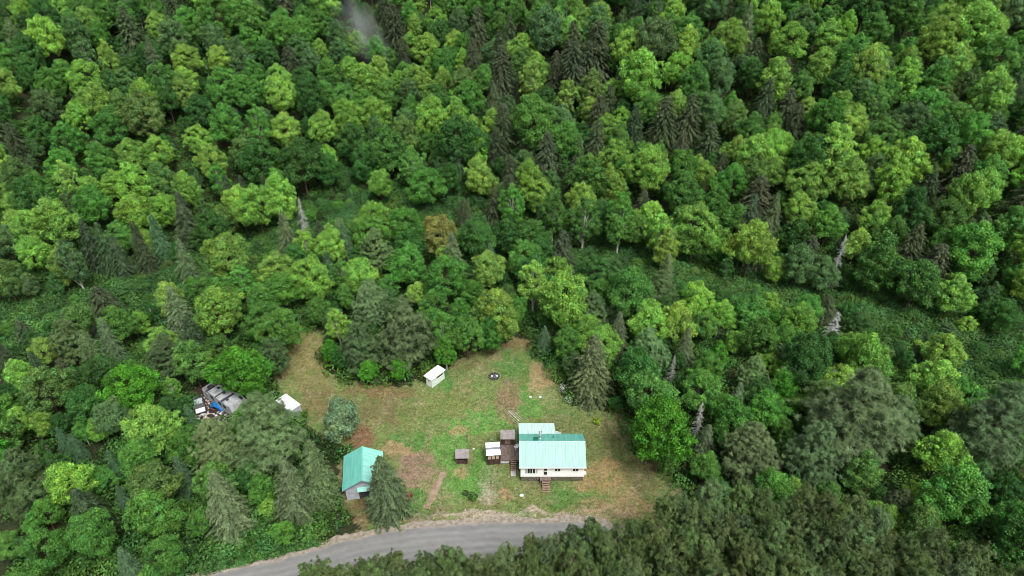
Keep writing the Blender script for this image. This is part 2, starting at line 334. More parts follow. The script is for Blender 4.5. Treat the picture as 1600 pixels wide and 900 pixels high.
def wood(name, H, r, limbs, m, H0=0.0):
    b = MB(); lean = random.uniform(-0.25, 0.25)
    b.tube([(0,0,-0.6),(0.03,0,H*0.3),(lean*0.5,0.1,H*0.6),(lean,0,H)], [r*1.15,r*0.85,r*0.55,r*0.12], 7)
    for (p, q, rr) in limbs:
        mid = [(p[i]+q[i])/2 for i in range(3)]; mid[2] += 0.12*abs(q[0]-p[0])
        b.tube([p, mid, q], [rr, rr*0.65, rr*0.2], 4)
    me = bpy.data.meshes.new(name); me.from_pydata(b.v, [], b.f); me.materials.append(m); return me
PROTO = {}
def make_broad(key, R, hv, H, nl, lr, leaf, dens, nm, bark, low=-0.55, sq=1.0):
    cz = H-hv; C = []; Rr = []; O = []; lim = []
    ax = 1+0.15*rng.normal(); ay = 1+0.15*rng.normal(); ph0 = rng.random()*6.28
    for k in range(nl):
        u = 1-(1-low)*(k+0.5)/nl; u = np.clip(u+0.10*rng.normal(), -0.95, 1); ph = k*2.39996+0.5*rng.normal()
        s = math.sqrt(max(0, 1-abs(u)**2.0))*(1-0.16*max(u, 0)); lump = 1+0.20*math.sin(3*ph+ph0)+0.12*rng.normal()
        inner = rng.choice([1.0, 0.88, 0.74, 0.5], p=[0.2, 0.42, 0.25, 0.13])
        C.append((R*s*math.cos(ph)*lump*inner*ax, R*s*math.sin(ph)*lump*inner*ay, cz+hv*u*inner*(1 if u > 0 else 0.8)))
        Rr.append(lr*(0.5+0.8*rng.random())); O.append((s*math.cos(ph), s*math.sin(ph), u*0.8+0.75))
    for k in range(4):
        C.append((0.22*R*math.cos(k*1.6), 0.22*R*math.sin(k*1.6), cz+hv*(0.86-0.05*k))); Rr.append(lr*0.9); O.append((0, 0, 1))
    nl += 4
    C = np.array(C); Rr = np.array(Rr); O = np.array(O)
    for k in range(0, nl, 4):
        z0 = min(C[k][2]-0.5, H*0.75)*random.uniform(0.55, 0.8); lim.append(((0,0,z0), tuple(C[k]), H*0.007+0.02))
    cm = lobes(C, Rr, dens, leaf, O, nm+'_crown', LEAF)
    PROTO.setdefault(key, []).append(dict(crown=cm, trunk=wood(nm+'_trunk', H*0.86, H*0.014+0.05, lim, M[bark]), R=mrad(cm), hc=cz+hv*0.15, H=H))
def make_conifer(key, R, H, nlev, nb, p, droop, leaf, nm, base=0.06, gap=0.0, wid=0.36, ragged=0.2, side=0.75, step=0.24):
    PC, PD, PN, PA, PT = [], [], [], [], []; lim = []
    for L in range(nlev):
        t = base+(1-base)*(L+rng.random()*0.6)/nlev; z = H*t; LL = R*(1-t)**p+0.12; nn = max(3, int(nb*(0.5+0.6*(1-t))))
        for k in range(nn):
            ph = 6.283*(k+rng.random()*0.8)/nn+L*1.3; l = LL*(1+ragged*rng.normal())
            if l < 0.1 or rng.random() < gap: continue
            e = np.array((math.cos(ph), math.sin(ph), 0)); up = 0.35*(t-0.55)
            tone = 1+0.24*rng.normal()
            st = max(2, int(l/step)); s = (np.arange(st)+0.5+0.3*rng.random(st))/st
            s = s[s > 0.15]; P0 = e[None]*(l*s)[:, None]; P0[:, 2] = z+l*(up*s-droop*s*s*1.0+0.18*np.maximum(0, s-0.7))
            for sg in (-1, 0, 1):
                f = np.array((-e[1], e[0], 0))*sg; dd = e[None]*(0.75 if sg else 1.0)+f*0.9+np.array((0, 0, -0.22-0.25*abs(sg)))+0.22*rng.normal(size=(len(s), 3))
                a = leaf*(0.65+0.6*rng.random(len(s)))*(1.15-0.45*s)
                PC.append(P0+dd*(a*side)[:, None]*(1 if sg else 0.3)); PD.append(dd)
                PN.append(np.array((0, 0, 1.0))+e*0.45+f*0.35+0.35*rng.normal(size=(len(s), 3))); PA.append(a)
                tt = tone*(1+0.14*rng.normal(size=len(s)))*(0.92+0.22*s); PT.append(np.clip(tt, 0.4, 1.8))
            if L % 3 == 0 and k % 2 == 0: lim.append(((0,0,z), tuple(e*l*0.8+np.array((0,0,z+l*(up-droop*0.6)))), 0.03))
    PA = np.concatenate(PA); PT = np.concatenate(PT)
    cm = quads(nm+'_crown', np.concatenate(PC), np.concatenate(PD), np.concatenate(PN), PA, PA*wid, np.stack([PT, PT, PT*0.97], 1), NEEDLE)
    PROTO.setdefault(key, []).append(dict(crown=cm, trunk=wood(nm+'_trunk', H*0.97, H*0.011+0.04, lim, M['bark']), R=mrad(cm, 97), hc=H*0.45, H=H))
def make_pine(key, R, H, t0, nw, nb, tufts, ndl, ln, nm, prof, wid=0.13, up=0.25):
    PC, PD, PN, PA, PT = [], [], [], [], []; lim = []
    for wv in range(nw):
        t = t0+(1-t0)*(wv+0.6*rng.random())/nw; z = H*t; LL = R*prof((t-t0)/(1-t0))
        for k in range(nb):
            ph = 6.283*(k+0.8*rng.random())/nb+wv; l = LL*(0.6+0.75*rng.random()); e = np.array((math.cos(ph), math.sin(ph), 0)); sdir = np.array((-e[1], e[0], 0))
            tip = e*l+np.array((0, 0, z+l*up*rng.random())); lim.append(((0,0,z), tuple(tip*np.array((.85,.85,1))), 0.05)); tone = 1+0.14*rng.normal()
            for q in range(max(2, int(tufts*l/R))):
                s = 0.32+0.70*rng.random()**0.8; c0 = e*l*s+sdir*l*0.34*rng.normal()*s; c0 = c0+np.array((0, 0, z+l*up*s*0.6+0.22*rng.normal()))
                d = rdir(ndl)+e*0.5+np.array((0, 0, 0.75)); d /= np.linalg.norm(d, axis=1, keepdims=True); a = ln*(0.6+0.5*rng.random(ndl))
                PC.append(c0+d*a[:, None]*0.9); PD.append(d); PN.append(rdir(ndl)*0.6+np.array((0,0,0.8))+e*0.3); PA.append(a)
                PT.append(np.clip(tone*(1+0.13*rng.normal())*(1+0.12*rng.normal(size=ndl)), 0.4, 1.8))
    PA = np.concatenate(PA); PT = np.concatenate(PT)
    cm = quads(nm+'_crown', np.concatenate(PC), np.concatenate(PD), np.concatenate(PN), PA, PA*wid, np.stack([PT, PT, PT], 1), NEEDLE)
    PROTO.setdefault(key, []).append(dict(crown=cm, trunk=wood(nm+'_trunk', H*0.96, H*0.013+0.06, lim, M['bark']), R=mrad(cm), hc=H*(t0+(1-t0)*0.5), H=H))
def make_dead(key, R, H):
    b = MB(); b.tube([(0,0,-.5),(0.05,0,H*.5),(0,0.1,H)], [0.17,0.11,0.02], 6); t = MB()
    for k in range(int(H*12)):
        f = 0.12+0.86*random.random(); z = H*f; l = R*(1.12-f)*random.uniform(.5, 1.15); ph = random.uniform(0, 6.28)
        e = Vector((math.cos(ph), math.sin(ph), 0)); tip = Vector((0,0,z))+e*l+Vector((0,0,-0.30*l)); mid = Vector((0,0,z))+e*l*.5+Vector((0,0,-0.05*l))
        t.tube([(0,0,z), mid, tip], [0.065,0.05,0.025], 3)
        for j in range(3):
            s = random.uniform(.35, .95); p = Vector((0,0,z)).lerp(tip, s); q = p+e*0.3*l*random.random()+Vector((-e.y,e.x,0))*random.uniform(-.5,.5)*l*.8+Vector((0,0,-.25*random.random()*l))
            t.tube([p, q], [0.04,0.022], 3)
    def me(mb, nm):
        m_ = bpy.data.meshes.new(nm); m_.from_pydata(mb.v, [], mb.f); m_.materials.append(M['dead']); return m_
    PROTO.setdefault(key, []).append(dict(crown=me(t, 'dead_branches'), trunk=me(b, 'dead_trunk'), R=R, hc=H*.5, H=H))
for k in range(10): make_broad('M', 3.9, 5.0+0.4*rng.normal(), 13.5, 185, 0.82, 0.172, 155, 'maple', 'bark', low=-0.85)
for k in range(4): make_broad('P', 2.6, 5.2, 13.5, 115, 0.66, 0.165, 185, 'poplar', 'birch', low=-0.85)
for k in range(3): make_broad('L', 3.2, 3.3, 7.2, 130, 0.80, 0.17, 190, 'willow', 'bark', low=-0.85)
for k in range(4): make_conifer('S', 2.8, 13.0, 50, 15, 0.72, 0.34, 0.27, 'spruce', ragged=0.26, step=0.16, wid=0.36)
for k in range(4): make_conifer('C', 3.2, 11.0, 44, 16, 0.55, 0.30, 0.27, 'hemlock', ragged=0.30, step=0.165, wid=0.38)
for k in range(4): make_pine('W', 4.4, 15.0, 0.20, 14, 6, 22, 32, 0.37, 'white_pine', lambda u: (0.85+0.25*u if u < .35 else 1.25*(1-u)**0.75)*1.0, wid=0.11)
for k in range(5): make_pine('R', 1.9, 12.5, 0.38, 9, 6, 9, 30, 0.29, 'plantation_pine', lambda u: 0.7+0.45*u if u < .55 else (1-u)**0.45*1.35, wid=0.15, up=0.55)
for k in range(3): make_dead('X', 2.0, 12.0)

# ---------------------------------------------------------------- trees
TONE = dict(y=(0.212,0.400,0.070), g=(0.100,0.262,0.048), d=(0.058,0.165,0.036), b=(0.100,0.205,0.068), o=(0.120,0.235,0.055), v=(0.075,0.255,0.024),
            S=(0.048,0.085,0.036), s=(0.100,0.152,0.066), B=(0.062, 0.130, 0.056), C=(0.055,0.080,0.036), W=(0.130,0.210,0.082), w=(0.090,0.150,0.055),
            R=(0.084,0.134,0.040), X=(1,1,1), t=(0.165,0.265,0.120), r=(0.23,0.27,0.075), k=(0.17,0.055,0.03))
KB = dict(y=('maple_tree','maple tree'), r=('maple_tree','maple tree'), g=('green_broadleaf_tree','broadleaf tree'), v=('green_broadleaf_tree','broadleaf tree'), d=('muted_broadleaf_tree','ash tree'), b=('muted_broadleaf_tree','ash tree'), o=('muted_broadleaf_tree','ash tree'))  # one broadleaf form, named apart by leaf tone only
KN = dict(M=('maple_tree','maple tree'), P=('poplar_tree','poplar tree'), L=('willow_tree','willow tree'), S=('spruce_tree','spruce tree'), C=('hemlock_tree','hemlock tree'),
          W=('white_pine_tree','pine tree'), R=('plantation_pine_tree','pine tree'), X=('dead_tree','dead tree'))
TW = dict(y='lime green', g='mid green', d='deep dark green', b='soft bluish green', o='olive green', v='vivid green', S='dark green', s='pale grey green', B='blue green',
          C='brownish dark', W='pale grey green', w='dark olive', R='dark olive', X='bare silver grey', t='silvery green', r='orange tinged', k='small rusty red')
KW = dict(M='round leafy tree', P='slender leafy tree', L='bushy round tree', S='spire shaped spruce', C='drooping conifer', W='feathery spreading pine', R='tufted plantation pine', X='dead conifer')
placed = []; counts = {}; AUTO = []; LM = []
def region(px, py, y, x):
    hill = y-float(np.interp(x, CX, CY)) > -4
    h = 'left' if px < 400 else 'centre left' if px < 800 else 'centre right' if px < 1200 else 'right'
    if hill: return f"on the {'upper' if py < 130 else 'middle' if py < 260 else 'lower'} wooded hillside, {h} of the photo"
    if px < 530: return 'in the woods left of the clearing, '+('near the road' if py > 740 else 'beside the scrapyard' if py > 600 else 'towards the valley')
    if px > 960: return 'in the woods right of the clearing, '+('near the plantation' if py > 690 else 'level with the house' if py > 590 else 'towards the valley')
    return 'in the tree belt behind the clearing, '+('left part' if px < 700 else 'middle part' if px < 850 else 'right part')
def place(kind, tone, x, y, s, sz=1.0, label=None, px=None, py=None, lean=None, shrub=False):
    P = PROTO[kind]; v = P[random.randrange(len(P))]
    if px is None: px, py, _ = [float(q) for q in proj(x, y, T1(x, y)+v['hc']*s*sz)]
    auto = label is None; grp = None
    nm, cat = KN[kind] if kind != 'M' else KB[tone] if s > 0.5 else ('young_maple_tree', 'young tree')
    if shrub: nm, cat = 'valley_shrub', 'shrub'
    counts[nm] = counts.get(nm, 0)+1
    o = thing(nm, label, cat, x, y, None, random.uniform(0, 6.28), grp)
    o.scale = (s, s, s*sz); o.location.z -= 0.15
    if lean: o.rotation_euler = (lean[0], lean[1], o.rotation_euler[2])
    j = 0.09; col = [c*(1+random.uniform(-j, j)) for c in TONE[tone]]; br = random.uniform(0.80, 1.20)
    for part, me_ in (('trunk', v['trunk']), ('crown' if kind != 'X' else 'branches', v['crown'])):
        c_ = bpy.data.objects.new(part, me_); COL.objects.link(c_); c_.parent = o
        if part == 'crown': c_.color = (col[0]*br, col[1]*br, col[2]*br, 1)
    placed.append((x, y, v['R']*s, kind)); hcw = v['hc']*s*sz
    if auto: AUTO.append((o, 'V' if shrub else kind, tone, x, y, hcw, v['R']*s))
    else: LM.append((label, x, y, hcw))
    return o
def tree(kind, tone, px, py, w, sz=1.0, label=None, lean=None):
    R = PROTO[kind][0]['R']; hc = PROTO[kind][0]['hc']; s = 1.0
    for _ in range(4):
        r_ = ray(px, py, hc*s*sz)
        if r_ is None: return
        s = 0.94*w*r_[2]/CF/(2*R)
    s = min(max(s, 0.18), 2.0); place(kind, tone, r_[0], r_[1], s, sz, label, px, py, lean)

HAND = """
M y 88 344 78|M y 51 391 52|M y 98 408 56|M y 216 337 72|M y 256 325 50|M g 190 367 50|M g 142 318 60|S S 145 395 36|S S 169 402 36|S S 189 412 32|S B 250 385 34|S S 223 400 34
S S 293 358 40|S S 361 320 30|S S 385 322 30|S S 418 318 26|S s 449 378 32|C C 381 445 30|M y 432 418 55|M y 483 430 65|M y 520 378 50|S S 417 428 24|M g 408 465 48
M y 263 465 55|M y 340 482 75|C C 172 472 32|M g 182 502 55|M y 216 503 36|M g 438 510 60|M y 250 530 46|M o 297 556 66|M b 428 550 50|S s 172 535 40|M y 30 582 50|M y 67 545 42|C C 40 523 36|M o 120 500 50
S S 8 560 30|S S 62 580 35|C C 98 578 30|M y 584 333 42|M g 577 360 52|M g 631 348 50|M d 746 368 62|C C 726 340 28|C C 773 337 38|C C 797 315 40|P g 864 327 46|P g 913 340 48|P g 969 345 48|C C 1003 335 34
P y 1028 357 46|M y 1087 352 82|S B 844 357 22|S S 763 378 20|M d 844 390 46|C C 878 405 45|W W 587 383 48|S S 635 362 26|S B 540 392 30|M y 560 428 58|M g 638 408 60|M y 763 415 56|M g 820 400 52|P y 833 437 48|M y 871 425 52
M d 928 425 58|M g 985 452 78|W w 972 477 52|M y 1013 497 62|M y 1056 500 60|S s 1040 432 35|W W 577 470 56|W w 563 535 66|P g 692 516 50|M g 729 516 58|M g 768 515 50|M g 888 533 52|M y 918 510 50|S s 965 528 42|W W 1012 546 66
P v 516 545 28|M v 575 577 34|M v 622 574 34
M g 1150 345 60|S S 1165 375 45|S s 1205 352 34|C C 1190 392 46|M y 1250 327 52|M d 1245 366 52|M y 1212 418 42|C C 1262 408 40|M y 1340 378 46|M g 1296 345 52|M g 1380 400 46|M d 1425 320 62|M g 1480 340 62|M g 1522 388 88|C C 1420 403 50
M g 1560 458 28|M g 1597 430 45|M y 1087 465 56|M y 1128 492 52|M y 1202 475 46|M g 1262 482 52|M y 1249 502 60|M d 1340 502 35|S S 1124 516 26|M g 1188 522 62|M y 1148 532 36|M d 1262 556 82|M y 1353 556 76|M y 1475 548 60|M y 1465 592 70
M y 1512 505 28|M g 1107 570 42|S s 1070 545 36|M y 1200 566 36|W W 1178 580 48|M g 1228 590 46
M d 131 627 60|M y 24 657 46|M y 64 657 42|M y 152 668 36|M b 175 650 62|M d 267 637 46|S S 233 627 22|S B 297 654 28|W W 337 691 82|M g 216 715 62|S B 179 728 30|W w 34 742 92|M y 108 752 76|S B 287 748 42|M g 334 748 60
M g 408 759 50|M y 452 705 30|M y 418 790 28|M g 236 799 76|M g 142 833 76|M g 67 856 72|C C 71 872 36|M g 8 850 48|S B 192 779 28|M g 253 866 66|M g 310 815 42|S B 200 882 40|M g 68 800 50|S B 120 700 30|S B 100 690 28|M d 265 700 40|S S 150 790 30
S s 1150 630 36|W W 1175 698 88|M g 1225 668 36|W W 1276 700 86|W w 1560 655 112|M y 1475 705 72|M g 1492 768 108|M y 1441 779 50|M b 1533 735 46|M g 1296 768 42|M g 1343 810 66|W w 1405 790 56|M y 1455 797 40|M g 1590 810 62|M g 1104 728 50|M y 1475 630 72
W W 1400 655 80|M g 1510 620 60|M g 1235 630 40
M y 668 74 46|M y 641 70 38|M g 608 88 30|C C 631 98 30|M y 712 64 34|M y 722 91 28|M b 770 79 30|M y 817 71 42|C C 739 101 32|C C 746 57 36|C C 797 60 30|P y 830 122 42|C C 783 125 46|C C 895 95 50|C C 932 91 52|C C 895 128 50|C C 868 125 36|C C 918 111 40
C C 810 145 24|M y 1002 111 72|M g 955 95 26|M b 1023 61 62|M b 935 37 52|M b 854 40 62|M y 570 125 52|M y 600 135 36|M y 648 121 42|M b 641 145 46|M d 682 155 52|M g 756 121 42|M g 732 148 50|C C 719 175 32|M b 746 172 26|C C 770 155 24|M y 584 175 50|M b 635 189 40
C C 648 172 26|M g 834 186 76|M y 770 186 36|M y 925 172 42|C C 952 169 30|M g 1019 169 52|C C 1036 209 56|C C 935 196 42|M d 911 202 30|C C 786 213 46|C C 776 238 34|M g 604 230 66|M d 550 216 52|M d 719 216 72|P g 645 258 42|M b 692 256 30|S B 714 260 28
M y 746 267 50|M y 746 236 46|M y 682 287 32|M y 766 287 30|C C 824 236 36|C C 854 260 46|C C 797 277 32|S s 905 250 24|C C 932 236 42|M y 962 243 52|M y 1013 260 66|C C 1063 250 36|C C 898 282 34|C C 560 60 30|C C 590 75 30|C C 575 40 26|C C 600 20 30
M y 1141 57 52|S s 1165 57 30|M y 1202 22 50|M y 1235 64 56|M y 1296 54 46|M g 1337 84 62|M y 1468 61 62|M y 1370 84 36|M g 1418 78 42|M y 1532 37 72|M g 1563 84 62|M g 1370 40 46|M b 1128 118 52|M d 1175 115 46|M y 1215 118 56|C C 1195 169 38|C C 1229 182 40|C C 1242 202 36
M y 1208 209 34|M b 1111 169 52|M o 1151 182 46|C C 1077 196 46|M y 1262 169 36|M y 1333 186 52|M y 1418 118 52|M g 1465 118 56|M d 1316 125 52|M g 1448 165 62|M g 1381 209 52|M d 1465 216 72|M g 1522 202 56|M y 1550 142 66|M y 1306 233 76|M d 1269 243 70|M y 1181 236 56
M y 1090 263 46|M g 1144 280 52|M y 1418 246 62|M y 1364 233 42|M y 1330 277 62|M y 1489 250 46|C C 1499 277 50|M g 1546 270 52|M y 1590 236 46|M y 1269 280 62|C C 1127 267 24
S s 243 112 34|M y 287 123 44|M g 348 130 52|M y 435 122 42|M d 486 145 56|M g 388 142 52|M o 223 175 66|M y 445 200 52|M g 351 189 56|M y 505 195 46|C C 348 150 20|M y 290 90 42|M b 270 55 52|M g 340 20 60|M g 385 25 52|M g 440 50 50|M y 497 75 30|M y 351 60 24|M g 317 45 40|C C 272 8 34
M y 340 90 40|M b 380 97 44|M g 500 35 40|M y 245 235 48|M y 205 240 50|M g 155 245 50|M g 95 255 50|M o 25 270 50|M y 330 250 50|M y 290 290 46|M d 400 250 70|M d 470 250 66|C C 28 235 36|M y 310 215 44|M g 430 285 50|M g 55 290 44|M y 180 285 44
"""
UNI = [
 ('S','s',601,762,74,0.88,'big drooping green spruce standing right beside the teal roofed garage'),
 ('L','t',531,652,78,1.0,'silvery green bushy tree standing alone behind the garage'),
 ('S','s',456,769,72,0.95,'tall grey green spruce, left one of the pair left of the garage'),
 ('S','s',494,742,72,1.0,'tall grey green spruce, right one of the pair left of the garage'),
 ('S','s',352,790,76,0.95,'tall grey green spruce above the left end of the road'),
 ('W','W',412,668,116,1.0,'broad pale grey green pine in front of the white box trailer'),
 ('M','v',375,575,84,1.0,'vivid green round tree just behind the scrapped camper'),
 ('M','v',202,601,78,1.0,'emerald green dome shaped tree left of the scrapyard'),
 ('M','y',236,664,80,1.0,'yellow green tree with clumped top left below the scrapyard'),
 ('W','w',633,512,88,1.1,'largest dark grey green pine behind the clearing, above the small white shed'),
 ('M','y',776,484,76,1.0,'brightest lime green tree at the middle of the clearing back edge'),
 ('M','y',882,460,88,1.0,'broad pale lime tree right behind the top of the clearing'),
 ('M','g',696,430,70,1.0,'star shaped bright green tree directly behind the largest pine'),
 ('S','B',851,533,28,1.0,'small blue green spruce at the top right corner of the clearing'),
 ('S','s',926,578,76,0.85,'large grey green spruce at the right edge of the lawn behind the white flowering bush'),
 ('M','v',1036,668,98,1.1,'large vivid green maple at the right edge of the clearing by the house'),
 ('X','X',1092,655,28,1.0,'bare silver dead tree immediately right of the large vivid green maple'),
 ('X','X',1051,577,22,1.0,'small bare dead tree above the large vivid green maple'),
 ('X','X',1308,412,34,1.15,'tall silver dead conifer standing at the valley edge on the right'),
 ('X','X',473,342,26,1.1,'pale dead spire at the valley edge centre left, thinly covered'),
 ('S','s',472,348,24,0.9,'thin pale spruce growing against the dead spire'),
 ('X','X',652,268,9,2.2,'very thin grey dead spire in front of a green poplar, centre left hillside'),
 ('X','X',1303,512,40,0.6,'low spreading leafless grey tree among the bright crowns right of centre'),
 ('S','s',290,412,38,1.1,'tallest pale spruce at the valley edge on the left'),
 ('M','y',354,400,84,0.9,'wide round lime tree at the left valley edge beside the tallest pale spruce'),
 ('M','r',685,364,64,1.0,'orange tinged round tree at the centre of the tree belt'),
 ('M','v',202,640,30,1.0,'low emerald tree below the dome shaped tree left of the scrapyard'),
 ('S','s',280,495,54,1.0,'large grey green spruce among lime trees left of the clearing'),
 ('P','y',668,203,22,0.7,'small isolated lime yellow tree in the middle of the hillside'),
 ('C','C',1456,428,74,1.0,'largest brown green conifer at the right valley edge'),
 ('S','S',1437,552,34,1.05,'dark leaning spruce left of a lime tree in the right valley'),
 ('M','v',1222,606,60,1.0,'bright emerald tree left of the huge pale pine'),
 ('W','W',1345,640,136,1.0,'huge pale grey green pine in the woods at the right'),
 ('C','k',85,548,12,1.0,'small rusty red dying conifer at the far left'),
 ('C','k',484,378,13,1.0,'small rusty topped conifer below the dead spire'),
 ('P','v',696,548,36,0.85,'slim green birch with white trunk beside the small white shed'),
]
for u in UNI: tree(u[0], u[1], u[2], u[3], u[4], u[5], u[6])
for ln in HAND.replace('\n', '|').split('|'):
    if not ln.strip(): continue
    a = ln.split(); k_ = a[0] in 'CS' and float(a[3]) < 420; tree(a[0], a[1], float(a[2]), float(a[3])-(4 if k_ else 0), float(a[4])*(1.18 if k_ else 1), random.uniform(1.15, 1.35) if k_ else random.uniform(1.0, 1.15))

# zones that stay open (as seen where the photo shows open ground)
VAL_L = [(0,500),(60,470),(160,440),(235,425),(330,372),(400,350),(470,305),(560,296),(640,305),(660,320),(600,330),(520,345),(420,392),(330,425),(250,455),(160,475),(60,520),(0,545)]
VAL_R = [(880,385),(960,400),(1060,415),(1150,435),(1240,455),(1330,455),(1420,490),(1520,500),(1600,505),(1600,600),(1540,580),(1440,570),(1400,520),(1300,480),(1180,455),(1060,440),(960,425),(890,410)]
SCRAP = [(300,590),(330,585),(372,610),(372,640),(360,662),(325,660),(300,630)]
TRAIL = [(432,610),(475,628),(470,648),(440,640)]
OPEN = [CLEAR, VAL_L, VAL_R, SCRAP, TRAIL]
def blocked(x, y, z, r, bx, by, hz):
    ang = np.linspace(0, 2*math.pi, 9)[:8]; px, py, d = proj(x, y, z); w = r/float(d)*CF*0.8
    X = np.append(px+w*np.cos(ang), px); Y = np.append(py+w*np.sin(ang), py)
    if any(inpoly(X, Y, p).any() for p in (CLEAR, SCRAP, TRAIL)): return True
    if any(inpoly(px+(X-px)*.55, py+(Y-py)*.55, p).any() for p in (VAL_L, VAL_R)): return True
    q = proj(bx, by, T1(bx, by)); return bool(inpoly(np.array([float(q[0])]), np.array([float(q[1])]), CLEAR).any())
EX = np.array(edge)
def onroad(x, y, m_=1.2):
    ye = np.interp(x, EX[:, 0], EX[:, 1]); return (y < ye+m_) and (y > ye-8.0-m_)
# red pine plantation on the near side of the road
LX = [430,500,538,620,675,745,780,808,850,902,955,1025,1060,1160,1300,1480,1560,1700]; LY = [905,884,871,864,862,860,866,836,838,821,814,797,780,768,774,838,880,905]
for ix in range(60):
    x = -26+ix*1.85+random.uniform(-.4, .4); y = 57.0
    for _ in range(80):
        px, py, d = [float(v) for v in proj(x, y, 12.2)]
        if py >= np.interp(px, LX, LY)+random.uniform(-3, 12): break
        y -= 0.3
    while True:
        px, py, d = [float(v) for v in proj(x, y, 11.5)]
        if py > 985 or px > 1680: break
        place('R', 'R' if random.random() < .8 else 'w', x+random.uniform(-.4, .4), y, random.uniform(.60, .82), random.uniform(1.25, 1.55)); y -= random.uniform(2.1, 2.8)
# fill
dark = [(900,110,60,55),(780,120,40,40),(1230,185,40,30),(930,230,60,50),(830,240,50,30),(740,95,40,40),(600,50,60,40),(1010,230,60,40),(170,400,90,30),(1200,400,50,30),(1450,430,60,40),(1580,300,40,40)]
cand = []
for yy in np.arange(40, 246, 4.6):
    hw = yy*0.72+34
    for xx in np.arange(-hw, hw, 4.6): cand.append((xx+rng.uniform(-2, 2), yy+rng.uniform(-2, 2)))
random.shuffle(cand)
for rnd in (0, 1):
  for (x, y) in cand:
      z0 = T1(x, y); dl = y-float(np.interp(x, CX, CY))
      if onroad(x, y) or (-3.5 < dl < 2): continue
      if y < float(np.interp(x, EX[:, 0], EX[:, 1])): continue
      hill = dl > 0; px, py, d = [float(v) for v in proj(x, y, z0+8)]
      if px < -30 or px > 1630 or py < -38 or py > 930: continue
      pd = max([1-((px-a)/ra)**2-((py-b)/rb)**2 for a, b, ra, rb in dark]+[0]); rr = random.random()
      if hill:
          if rr < 0.07+0.7*pd: kind, tone = 'C', 'C'
          elif rr < 0.10+0.7*pd: kind, tone = 'S', random.choice('Ss')
          elif rr < 0.20+0.6*pd: kind, tone = 'P', random.choice('ygb')
          else: kind, tone = 'M', random.choice('yyyyyggggdbo')
          if px < 540 and py < 130 and kind == 'M': tone = random.choice('ygbbgd')
      else:
          if rr < 0.16: kind, tone = 'S', random.choice('SBs')
          elif rr < 0.23: kind, tone = 'C', 'C'
          elif rr < 0.30: kind, tone = 'W', random.choice('Ww')
          elif rr < 0.46: kind, tone = 'P', random.choice('ygv')
          else: kind, tone = 'M', random.choice('yggggddo')
      s = (random.uniform(0.62, 0.95) if hill else random.uniform(0.42, 0.78))*(1.35 if kind in 'SC' else 1)*(0.55 if rnd else 1)
      if rnd: kind, tone = random.choice(('P','M','M')), random.choice('gdddb'); s *= 1.0
      if rnd and kind == 'M' and s <= .5 and counts.get('young_maple_tree', 0) >= 290: kind = 'P'
      if kind == 'P' and counts.get('poplar_tree', 0) >= 292: continue
      if kind == 'M' and s > .5:
          if counts.get(KB[tone][0], 0) >= 290: tone = min('ygd', key=lambda q: counts.get(KB[q][0], 0))
          if counts.get(KB[tone][0], 0) >= 296: continue
      R_ = PROTO[kind][0]['R']*s
      if any((x-a)**2+(y-b)**2 < (((0.67 if (k2 in 'MWL' and kind in 'MWL') else 0.76)*(0.86 if rnd else 1))*(R_+rb))**2 for a, b, rb, k2 in placed): continue
      if blocked(x, y, z0+PROTO[kind][0]['hc']*s, R_, x, y, 0): continue
      place(kind, tone, x, y, s, (random.uniform(1.05, 1.25) if hill else random.uniform(.92, 1.08)) if kind in 'MP' else random.uniform(.9, 1.1))
for k in range(420):
    x = rng.uniform(-125, 125); y = float(np.interp(x, CX, CY))+rng.normal()*9+1; s = rng.uniform(.16, .36)
    px, py, d = [float(v) for v in proj(x, y, T1(x, y)+1)]
    if px < -20 or px > 1620 or inpoly(np.array([px]), np.array([py]), CLEAR).any(): continue
    if any((x-a)**2+(y-b)**2 < (.8*(4*s+rb))**2 for a, b, rb, k2 in placed): continue
    place('M', random.choice('ddbgog'), x, y, s, random.uniform(.7, 1.0), shrub=True)
LMX = [('white house', 862, 708), ('teal roofed garage', 565, 735), ('small white garden shed', 679, 588), ('derelict camper', 345, 617), ('white box trailer', 455, 628), ('fire pit', 772, 588),
 ('left end of the road', 420, 880), ('top left photo corner', 0, 0), ('top right photo corner', 1600, 0), ('bottom left photo corner', 0, 900), ('bottom right photo corner', 1600, 900),
 ('mist wisp', 566, 60), ('middle of the top edge', 800, 0), ('middle of the left edge', 0, 450), ('middle of the right edge', 1600, 450), ('open left valley strip', 240, 440), ('open right valley strip', 1400, 515), ('middle of the bottom edge', 800, 900)]
SHORT = {'big drooping green spruce standing':'garage spruce', 'silvery green bushy':'silvery bushy tree', 'broad pale grey green pine':'broad pale pine', 'vivid green round tree just behind':'vivid tree behind the camper', 'emerald green dome':'emerald dome shaped tree',
 'largest dark grey green pine':'largest dark grey green pine', 'brightest lime green':'brightest lime clearing edge tree', 'large vivid green maple':'large vivid green maple', 'tall silver dead conifer':'tall silver dead conifer', 'pale dead spire':'pale dead spire', 'very thin grey':'very thin grey spire',
 'low spreading leafless':'leafless grey spreading tree', 'tallest pale spruce':'tallest pale valley spruce', 'orange tinged':'orange tinged round tree', 'small isolated lime':'small isolated lime yellow tree', 'largest brown green':'largest brown green conifer', 'dark leaning':'dark leaning spruce', 'bright emerald tree':'bright emerald tree',
 'huge pale grey':'huge pale pine', 'small rusty red dying':'small rusty red conifer', 'slim green birch':'white trunked birch', 'large grey green spruce among':'large spruce among lime trees', 'tall grey green spruce above':'tall spruce above the road end'}
for (lb, x, y, hh) in LM:
    for k, v in SHORT.items():
        if lb.startswith(k): a = proj(x, y, T1(x, y)+hh); LMX.append((v, float(a[0]), float(a[1]))); break
bk = {}
